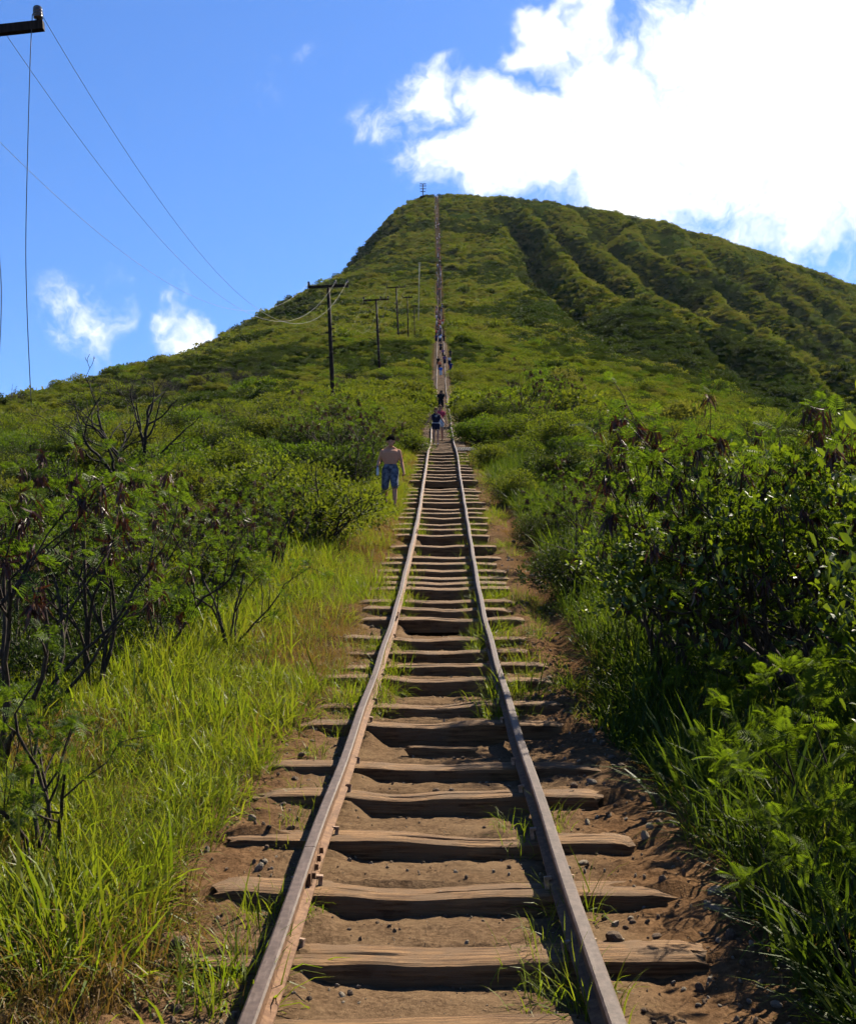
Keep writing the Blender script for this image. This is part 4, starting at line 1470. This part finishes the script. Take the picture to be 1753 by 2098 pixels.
plant('broad_tree', SCRUB[4], px_x(655, 21.5), 21.5, 1.28, 'broad bright green small tree at the edge of the left grass', 'tree', seed=6, sxy=.95)
deadp = proto_bare(711, 2.3, 'bark_dead', 4, 5, 1.15, .055, .006, jitter=.2, pb=.55, lift=.06)
plant('dead_tree', deadp, px_x(255, 32), 32, 1.22, 'bare black dead tree with spreading branches on the left slope', 'tree', rz=1.0)
deadp2 = proto_bare(713, 1.4, 'bark_dead', 3, 3, 1.4, .04, .009, jitter=.25, pb=.45, lift=.0)
plant('dead_bush', deadp2, px_x(120, 27), 27, 1.0, 'low bare tangle of dead branches left of the dead tree', 'bush', rz=.4)
plant('dead_bush', deadp2, px_x(10, 22), 22, .9, 'bare dead branches at the left edge in front of the slope', 'bush', rz=2.4)

thick = [(60, 9.6, .50, 1, 'dark low bush under the gaunt edge shrub'), (165, 10.6, .52, 5, 'dark low bush under the slanting-stemmed shrub'),
         (255, 11.6, .52, 1, 'dark low bush right of the slanting-stemmed shrub'), (355, 13.2, .56, 3, 'feathery low bush at the back edge of the left grass'),
         (100, 12.2, .62, 5, 'dark bush behind the slanting-stemmed shrub'), (445, 16.2, .60, 0, 'light green bush where the left grass meets the thicket'),
         (25, 12.8, .62, 1, 'dark bush at the left edge behind the podded shrubs'), (205, 14.2, .62, 1, 'dark bush in the middle of the left thicket'),
         (515, 19.2, .62, 6, 'feathery bush at the foot of the broad green tree'), (10, 8.2, .42, 6, 'feathery low bush at the very left edge')]
for px, D, h, k, lab in thick:
    plant('thicket_bush', SCRUB[k], px_x(px, D), D, h, lab, 'bush', 'low bushes of the left thicket', seed=k + 50)

# --- right of the track
right_glossy = [(1440, 10.0, .86, 0, 'glossy broad-leaved shrub with twin dark trunks right of the track'),
                (1590, 9.2, .98, 1, 'glossy broad-leaved shrub with sunlit leaves at the middle right'),
                (1735, 8.4, 1.10, 2, 'tall glossy shrub with pale shoots at the right edge'),
                (1310, 12.2, .74, 3, 'rounded glossy shrub nearest the path on the right'),
                (1800, 9.8, 1.38, 0, 'tallest glossy shrub crossing the right edge'),
                (1520, 12.5, .95, 2, 'glossy shrub behind the twin-trunked one'),
                (1690, 12.5, 1.1, 3, 'glossy shrub behind the tall one at the right edge')]
for px, D, h, k, lab in right_glossy:
    plant('glossy_shrub', GLOSSY[k], px_x(px, D), D, h, lab, 'shrub', 'glossy shrubs on the right', seed=k)
right_koa = [(1385, 9.5, 1.12, 2, 'podded shrub with an upright dark stem amid the glossy leaves'),
             (1490, 10.1, 1.42, 0, 'tallest podded shrub on the right, dark pods against the far slope'),
             (1640, 9.3, 1.22, 1, 'podded shrub above the sunlit glossy leaves'),
             (1735, 8.2, 1.02, 4, 'podded shrub hanging dark pods at the right edge'),
             (1265, 14.5, .8, 3, 'small podded shrub nearest the washed out path'),
             (1180, 20.0, .8, 2, 'podded shrub up the path behind the dry tussock'),
             (1060, 62, 1.7, 1, 'dark brown podded shrub on the right slope beside the women'),
             (1130, 58, 1.5, 3, 'brown podded shrub to the right of the one beside the women')]
for px, D, h, k, lab in right_koa:
    plant('podded_shrub', KOA[k], px_x(px, D), D, h * .88, lab, 'shrub', 'podded shrubs on the right bank', seed=k + 7)
shade = [(2.60, 4.4, 1.2, 0, 'narrow glossy shrub beyond the lower right corner'), (2.3, 3.2, 1.1, 1, 'glossy shrub beside the viewer on the right'),
         (3.15, 5.1, 1.2, 2, 'tall narrow glossy shrub beyond the right edge behind the saplings'), (2.8, 3.7, 1.25, 3, 'tall glossy shrub further out beside the viewer'),
         (4.4, 6.6, 1.25, 1, 'large glossy shrub further out on the right'), (5.0, 8.4, 1.3, 3, 'large glossy shrub further out behind the right edge')]
for x_, y_, h, k, lab in shade:
    plant('glossy_shrub', GLOSSY[k], x_, y_, h, lab, 'shrub', 'glossy shrubs on the right', seed=k + 30, sxy=.72)
seedl = [(1500, 6.2, .85, 0, 'feathery bright sapling in the middle of the right foreground'),
         (1630, 5.7, 1.05, 1, 'feathery bright sapling, tallest in the right foreground'),
         (1735, 5.3, 1.10, 2, 'feathery sapling at the right edge of the foreground'),
         (1500, 5.0, .72, 1, 'low feathery sapling leaning over the tie ends at the right'),
         (1640, 4.5, .75, 0, 'feathery sapling in front of the tallest one'),
         (1410, 8.4, .75, 2, 'feathery sapling in front of the twin-trunked glossy shrub'),
         (1700, 7.4, 1.1, 0, 'feathery sapling behind the foreground ones at the right edge'),
         (1740, 3.9, .8, 2, 'dark feathery sapling in the lower right corner'),
         (1560, 7.2, .85, 2, 'feathery sapling between the foreground and the glossy shrubs')]
for px, D, h, k, lab in seedl:
    plant('sapling', SEED[k], px_x(px, D), D, h * .66, lab, 'sapling', 'feathery saplings on the right', seed=k + 11)
scr = [(1185, 16.5, .80, 1, 'dark green rounded bush right of the washed out path'),
       (1120, 23.0, .62, 5, 'small dark bush up the path behind the dark rounded one'),
       (1055, 30.0, .75, 0, 'bright green bush beside the path level with the shirtless man'),
       (1000, 41.0, .9, 2, 'bright green bush overhanging the right ends of the ties'),
       (985, 53.0, 1.2, 3, 'green bush leaning towards the women from the right'),
       (965, 66.0, 1.3, 4, 'light green bush right of the track above the women'),
       (840, 46.0, .85, 0, 'bright green bush at the left edge of the track below the women'),
       (850, 60.0, 1.2, 4, 'bright green bush left of the track level with the women'),
       (815, 52.0, 1.2, 2, 'green bush behind the shirtless man to his right')]
for px, D, h, k, lab in scr:
    plant('round_bush', SCRUB[k], px_x(px, D), D, h, lab, 'bush', 'round bushes along the track', seed=k)

# --- scrub filling both sides further up, one object a bush
fr_ = np.random.default_rng(2024)
pts = []
tries = 0
while len(pts) < 190 and tries < 40000:
    tries += 1
    y = 11 + 54 * fr_.random() ** .8
    half = y * .385 + 1.5
    x = fr_.uniform(-half, half)
    u = x - float(track_x(y))
    if u > 0:
        if u < np.interp(y, [11, 16, 24, 34, 60], [2.6, 2.9, 3.0, 2.9, 2.7]):
            continue
    else:
        if u > -np.interp(y, [11, 16, 20, 30, 45, 65], [4.6, 4.2, 3.4, 2.6, 2.7, 2.9]):
            continue
    rad = fr_.uniform(.55, .95) * (1 + y / 90)
    # keep the view of the people clear
    if any((x - a) ** 2 + (y - b) ** 2 < (.52 * (rad + c)) ** 2 for a, b, c in pts):
        continue
    if any(abs(x - px_x(q[0], q[1])) < .9 and abs(y - q[1]) < .8 for q in right_glossy + left_koa):
        continue
    pts.append((x, y, rad))
marks = [(245, 900, 'the bare dead tree'), (650, 990, 'the broad green tree'), (680, 790, 'the nearest whole pole'), (800, 960, 'the shirtless man'), (893, 860, 'the two women'),
         (60, 1150, 'the gaunt edge shrub'), (400, 1050, 'the podded shrubs'), (30, 860, 'the left picture edge'), (1440, 1050, 'the twin-trunked glossy shrub'), (1730, 900, 'the tall edge shrub'),
         (1490, 820, 'the tallest podded shrub'), (1110, 1060, 'the dry tussock'), (1280, 1000, 'the rounded glossy shrub'), (480, 860, 'the slope under the poles'), (1180, 850, 'the brown pods on the right slope')]
rows_ = []
for i, (x, y, rad) in enumerate(pts):
    k = int(fr_.choice(7, p=[.2, .13, .2, .14, .16, .09, .08]))
    z = gz(x, y) + rad * .6 - CAMZ
    D = y * CP + z * SP
    px, row = CX + x / D * F, CY - (z * CP - y * SP) / D * F
    a, b, nm = min(marks, key=lambda m_: (m_[0] - px) ** 2 + (m_[1] - row) ** 2)
    dx, dy = px - a, row - b
    rel = ('left of' if dx < 0 else 'right of') if abs(dx) > abs(dy) else ('above' if dy < 0 else 'below')
    tone = {1: 'dark green', 5: 'dark green', 3: 'feathery green', 6: 'feathery green'}.get(k, 'light green')
    rows_.append((tone, rel, nm, dx * dx + dy * dy, i, k))
ordn = ['nearest', 'second nearest', 'third nearest', 'fourth nearest', 'fifth nearest', 'sixth nearest', 'seventh nearest', 'eighth nearest', 'ninth nearest', 'tenth nearest', 'eleventh nearest', 'twelfth nearest']
count = {}
for tone, rel, nm, d2, i, k in sorted(rows_, key=lambda q: q[3]):
    key = (tone, rel, nm)
    n_ = count.get(key, 0); count[key] = n_ + 1
    x, y, rad = pts[i]
    plant('scrub_bush', SCRUB[k], x, y, rad, f'{ordn[min(n_, 11)]} {tone} rounded bush {rel} {nm}', 'bush', 'scrub bushes on both sides of the track', seed=i)

# ------------------------------------------------------------------ masses: hillside scrub and grass, instanced
SRC = bpy.data.collections.new('plant_sources')


def scatter(name, sources, P, E, S, I, label, mats=None):
    c = bpy.data.collections.new(name + '_sources')
    for i, me in enumerate(sources):
        o = bpy.data.objects.new(f'{name}_{i:02d}', me)
        c.objects.link(o)
    me = bpy.data.meshes.new(name)
    n = len(P)
    me.vertices.add(n)
    me.vertices.foreach_set('co', np.asarray(P, np.float32).ravel())
    for nm, ty, arr, key in (('rot', 'FLOAT_VECTOR', E, 'vector'), ('scl', 'FLOAT_VECTOR', S, 'vector'), ('idx', 'INT', I, 'value')):
        a = me.attributes.new(nm, ty, 'POINT')
        a.data.foreach_set(key, np.asarray(arr, np.int32 if ty == 'INT' else np.float32).ravel())
    o = obj(name, me, None, kind='stuff', label=label)
    g = bpy.data.node_groups.new(name, 'GeometryNodeTree')
    g.interface.new_socket('Geometry', in_out='INPUT', socket_type='NodeSocketGeometry')
    g.interface.new_socket('Geometry', in_out='OUTPUT', socket_type='NodeSocketGeometry')
    N = g.nodes; L = g.links
    gi = N.new('NodeGroupInput'); go = N.new('NodeGroupOutput')
    ip = N.new('GeometryNodeInstanceOnPoints')
    ci = N.new('GeometryNodeCollectionInfo')
    ci.inputs['Collection'].default_value = c
    ci.inputs['Separate Children'].default_value = True
    ci.inputs['Reset Children'].default_value = True
    ip.inputs['Pick Instance'].default_value = True

    def attr(nm, ty):
        a = N.new('GeometryNodeInputNamedAttribute'); a.data_type = ty
        a.inputs['Name'].default_value = nm
        return a.outputs['Attribute']
    L.new(gi.outputs[0], ip.inputs['Points'])
    L.new(ci.outputs[0], ip.inputs['Instance'])
    L.new(attr('idx', 'INT'), ip.inputs['Instance Index'])
    L.new(attr('rot', 'FLOAT_VECTOR'), ip.inputs['Rotation'])
    L.new(attr('scl', 'FLOAT_VECTOR'), ip.inputs['Scale'])
    L.new(ip.outputs[0], go.inputs[0])
    md = o.modifiers.new('scatter', 'NODES'); md.node_group = g
    return o


def far_clump(seed, rad, n, leaf, mat, lobes, flat):
    return proto_scrub(seed, rad, n, leaf, mat, lobes, flat, False)['foliage']


def bare_clump(seed):
    return proto_bare(seed, .95, 'twig', 3, 6, 1.3, .022, .010, jitter=.3)['branches']


MIDSRC = [far_clump(800 + i, 1.0, 2000, (.085, .15), m, 13, f) for i, (m, f) in enumerate(
    (('scrub', .7), ('scrub', .55), ('scrub_dark', .7), ('scrub_olive', .6), ('koa', .6), ('scrub', .8)))] + [bare_clump(830)]
FARSRC = [far_clump(850 + i, 1.0, 520, (.17, .32), m, 9, f) for i, (m, f) in enumerate(
    (('scrub', .6), ('scrub_olive', .5), ('scrub_dark', .65), ('scrub_olive', .55), ('scrub', .5)))] + [bare_clump(860)]


def field(y0, y1, cell, seed, left_gap, right_gap, margin=1.08):
    """jittered points over the visible part of the hill"""
    r = np.random.default_rng(seed)
    out = []
    y = y0
    while y < y1:
        c = cell(y)
        half = y * .385 * margin + 4
        xs = np.arange(-half, half, c)
        X = xs + r.uniform(-.5, .5, len(xs)) * c
        Y = y + r.uniform(-.5, .5, len(xs)) * c
        u = X - track_x(Y)
        k = (u > right_gap(Y)) | (u < -left_gap(Y))
        out.append(np.stack([X[k], Y[k]], 1))
        y += c
    return np.concatenate(out)


def put_field(name, sources, XY, seed, srange, label, weights, bare):
    r = np.random.default_rng(seed)
    X, Y = XY[:, 0], XY[:, 1]
    Zs = height(X, Y)
    n = len(X)
    pa = fbm(X * .035, Y * .035, 3, 90)            # patches of one sort
    pb = fbm(X * .02 + 40, Y * .02, 3, 95)
    I = r.choice(len(weights), n, p=np.array(weights) / sum(weights))
    foot = sstep(15, 50, X) * (1 - sstep(320, 420, Y)) * sstep(205, 245, Y)
    I = np.where((pa > .20) & (r.random(n) < .85), 2, I)
    I = np.where(r.random(n) < foot * .85, 2, I)
    I = np.where((pb > bare) & (r.random(n) < .75), len(weights), I)
    uu = X - track_x(Y); gg = (uu + 14 * fbm(uu * .009, Y * .007, 2, 3) + 13 * fbm(uu * .026, Y * .002, 2, 77) + 0.03 * (Y - 500)) / 33.0; fr = gg - np.floor(gg)
    ravine_shade = (Y > 300) & (uu > 30) & ((fr > .84) | (fr < .10)) & (r.random(n) < .7)      # dark scrub picked along the gullies, deepening their shade by colour
    I = np.where(ravine_shade, 2, I)
    pale_scrub = ~ravine_shade & (pa < -.15) & (r.random(n) < .8)  # noise patches given the first two, lighter scrub sorts
    I = np.where(pale_scrub, r.integers(0, 2, n), I)
    s = r.uniform(srange[0], srange[1], n) * (1 + .7 * fbm(X * .06, Y * .06, 2, 99)) * np.where(r.random(n) < .06, 1.7, 1)
    S = np.stack([s * r.uniform(.85, 1.25, n), s * r.uniform(.85, 1.25, n), s * r.uniform(.75, 1.25, n)], 1)
    E = np.stack([np.zeros(n), np.zeros(n), r.uniform(0, 6.28, n)], 1)
    print(name, n)
    return scatter(name, sources, np.stack([X, Y, Zs - .12 * s], 1), E, S, I, label)


XYm = field(56, 236, lambda y: 1.0 + y * .003, 31, lambda y: 1.75 + y * .002, lambda y: 1.85 + y * .002)
put_field('hillside_scrub', MIDSRC, XYm, 32, (.62, 1.18), 'green scrub covering the lower hump of the hill', [.26, .22, .12, .12, .16, .12], .30)
XYf = field(236, 745, lambda y: 1.8 + (y - 236) * .0016, 33, lambda y: 2.3 + 0 * y, lambda y: 2.3 + 0 * y)
put_field('mountain_scrub', FARSRC, XYf, 34, (.8, 1.5), 'low scrub clothing the steep upper mountain', [.26, .26, .12, .22, .14], .26)


# --- grass
def tuft(seed, n, L, w, spread, lean, mat, seg=4):
    r = np.random.default_rng(seed)
    V, T = [], []
    for b in range(n):
        a = r.uniform(0, 6.283); q = spread * math.sqrt(r.random())
        p = np.array([q * math.cos(a), q * math.sin(a), -.03])
        a2 = a + r.normal(0, .7)
        out = np.array([math.cos(a2), math.sin(a2), 0])
        side = np.array([-out[1], out[0], 0]) * math.cos(r.normal(0, .5)) + np.array([0, 0, .25]) * r.normal()
        l = L * r.uniform(.5, 1.15); ln = lean * r.uniform(.25, 1.5); ww = w * r.uniform(.6, 1.25)
        n0 = len(V)
        th = ln * .35
        pos = p.copy()
        for i in range(seg + 1):
            t = i / seg
            wt = ww * (1 - t ** 1.8) * (.7 + .6 * min(t * 3, 1))
            if i < seg:
                V.append(pos - side * wt); V.append(pos + side * wt)
            else:
                V.append(pos)
            ang = th + ln * 1.5 * t
            pos = pos + (out * math.sin(ang) + np.array([0, 0, 1]) * math.cos(ang)) * l / seg
        for i in range(seg - 1):
            k = n0 + i * 2
            T += [(k, k + 1, k + 3), (k, k + 3, k + 2)]
        k = n0 + (seg - 1) * 2
        T.append((k, k + 1, k + 2))
    return mesh_np('tuft', np.array(V), np.array(T), M[mat])


GR = [tuft(900 + i, 24, .30, .0034, .17, 1.35, 'grass') for i in range(3)] + [tuft(905, 10, .36, .0058, .15, 1.25, 'grass')] + \
     [tuft(910 + i, 28, .21, .0021, .20, 1.9, 'straw') for i in range(2)] + [tuft(915, 13, .52, .0075, .13, .95, 'grass_dark'), tuft(916, 16, .44, .0055, .14, 1.0, 'grass_dark')]


def put_grass(name, P, idx, seed, srange, label):
    r = np.random.default_rng(seed)
    n = len(P)
    Zs = height(P[:, 0], P[:, 1])
    s = r.uniform(*srange, n) * (1 + .5 * fbm(P[:, 0] * 1.6, P[:, 1] * 1.6, 2, 68))
    E = np.stack([r.normal(0, .20, n), r.normal(0, .20, n), r.uniform(0, 6.28, n)], 1)
    S = np.stack([s, s, s * r.uniform(.8, 1.2, n)], 1)
    print(name, n)
    return scatter(name, GR, np.stack([P[:, 0], P[:, 1], Zs], 1), E, S, idx, label)


gr_ = np.random.default_rng(41)


def bank(n, side, y0, y1, edge, width, power=1.0):
    y = y0 * (y1 / y0) ** gr_.random(n)                # denser close by, sparser far off
    e = edge(y) + .22 * fbm(y * .9, y * 0 + side, 3, 60)
    u = e + np.abs(gr_.random(n)) ** power * width(y)
    x = track_x(y) + side * u
    k = np.abs(x) < y * .40 + 1.2
    return x[k], y[k], (u - e)[k]


# left bank
x, y, d = bank(17000, -1, 2.4, 46, lambda y: np.interp(y, [2.4, 6, 12, 20, 46], [1.18, 1.12, 1.02, .95, 1.10]), lambda y: np.interp(y, [2, 8, 20, 30, 46], [2.8, 4.5, 3.6, 1.9, 1.2]), 1.0)
dry = 1.4 * fbm(x * .8, y * .8, 3, 61) + .55 * np.exp(-d / .35) - .15 * sstep(8, 14, y) - .20
rr = gr_.random(len(x))
idx = np.where(rr < np.clip(.50 + 1.2 * dry + .36 * sstep(6.5, 4, y), .12, .92), gr_.integers(4, 6, len(x)), gr_.integers(0, 4, len(x)))
put_grass('grass', np.stack([x, y], 1), idx, 42, (.55, 1.15), 'long green and straw coloured grass on the left bank')
# right bank: taller, darker
x, y, d = bank(9000, 1, 2.6, 46, lambda y: np.interp(y, [2.6, 4, 6, 9, 12.7, 16, 22, 31, 46], [1.30, 1.28, 1.28, 1.38, 1.60, 1.80, 1.95, 1.65, 1.5]), lambda y: np.interp(y, [2, 8, 20, 46], [2.2, 3.2, 2.6, 1.4]), .9)
rr = gr_.random(len(x))
dry = fbm(x * .6, y * .6, 3, 64)
idx = np.where(rr < .62, gr_.integers(6, 8, len(x)), np.where(rr < .62 + np.clip(.12 + .3 * dry, 0, .3), gr_.integers(4, 6, len(x)), gr_.integers(0, 4, len(x))))
put_grass('grass', np.stack([x, y], 1), idx, 43, (.75, 1.35), 'tall dark grass under the shrubs on the right')
# weeds growing along the rails and between the ties
W_ = [(1090, 1745, 5), (1100, 1720, 4), (470, 2030, 6), (450, 2060, 6), (500, 1990, 5), (555, 1885, 5), (600, 1700, 5), (560, 1870, 4), (1150, 2020, 7), (1165, 2060, 7), (640, 1640, 4),
      (660, 1550, 5), (690, 1500, 5), (780, 1445, 6), (795, 1380, 8), (1010, 1450, 6), (1015, 1470, 5), (1065, 1425, 5), (650, 1800, 2), (1190, 1880, 3), (720, 1440, 6), (770, 1345, 5), (800, 1245, 8), (830, 1235, 8),
      (810, 1230, 6), (985, 1215, 7), (1010, 1225, 7), (985, 1170, 6), (1025, 1190, 5), (850, 1085, 8), (860, 1095, 8), (835, 1090, 8), (945, 1090, 6), (975, 1095, 7), (985, 1130, 6), (1030, 1120, 6), (985, 1060, 5), (1010, 1050, 9),
      (1015, 1070, 9), (1020, 1060, 9), (845, 1010, 7), (835, 1020, 7), (860, 970, 6), (850, 985, 6), (960, 950, 6), (985, 960, 8), (975, 930, 6), (860, 935, 6), (850, 925, 6), (1000, 975, 8), (1110, 1070, 0), (1140, 1250, 6), (1090, 1240, 6)]
P, I = [], []
for px, row, n in W_:
    p = ground_hit(px, row)
    for _ in range(int(n * (1.0 if p[1] < 9 else 2.2))):
        P.append((p[0] + gr_.normal(0, .055 + .003 * p[1]), p[1] + gr_.normal(0, .10 + .004 * p[1]))); I.append(int(gr_.choice([0, 1, 2, 3, 0, 1, 4])))
for _ in range(900):
    y_ = 9 * (48 / 9) ** gr_.random()
    u_ = gr_.choice([-.62, -.48, .62, .48, .9, -.85, 1.15, 1.3]) + gr_.normal(0, .06)
    if fbm(np.array([y_ * .8]), np.array([u_ * 1.5]), 2, 66)[0] > .02:
        P.append((float(track_x(y_)) + u_, y_)); I.append(int(gr_.choice([0, 1, 2, 0, 4])))
P = np.array(P); I = np.array(I)
put_grass('weeds', P, I, 44, (.45, .95), 'green weeds growing along the rails and between the ties')
# pale dry tussock by the path
P = np.stack([gr_.normal(px_x(1110, 24.5), .35, 90), gr_.normal(24.5, .4, 90)], 1)
put_grass('tussock', P, gr_.integers(4, 6, 90), 45, (1.0, 1.5), 'pale dry tussock of grass beside the path on the right')
# gravel
n = 6500
y = 2.4 * (26 / 2.4) ** gr_.random(n)
u = gr_.uniform(-1.5, 1.75, n)
side = gr_.random(n) < .30
u = np.where(side, np.where(gr_.random(n) < .65, gr_.uniform(.7, 1.7, n), gr_.uniform(-1.3, -.65, n)), u)
x = track_x(y) + u
s = .003 + .012 * gr_.random(n) ** 4 + np.where(side, .026 * gr_.random(n) ** 4, 0)
k = np.abs(np.abs(u) - .55) > .04
x, y, s = x[k], y[k], s[k]; n = len(x)
scatter('gravel', STN, np.stack([x, y, height(x, y) + s * .3], 1), gr_.uniform(0, 6.28, (n, 3)), np.stack([s, s, s], 1), gr_.choice([0, 1, 2, 3, 4, 5, 6, 7, 5, 6], n), 'small stones and grit on the soil of the track')

# ------------------------------------------------------------------ air
hz = MB(); hz.box((0, 1640, 132), (4750, 2050, 198))
m, t = material('thin_haze')
v = t.n('ShaderNodeVolumePrincipled', ins={'Color': (.78, .88, 1.0, 1), 'Density': HAZE, 'Anisotropy': 0.0})
t.t.links.new(v.outputs[0], t.o.inputs['Volume'])
obj('haze', hz.mesh('haze', m), None, kind='stuff', label='thin blue haze in the air over the hill')
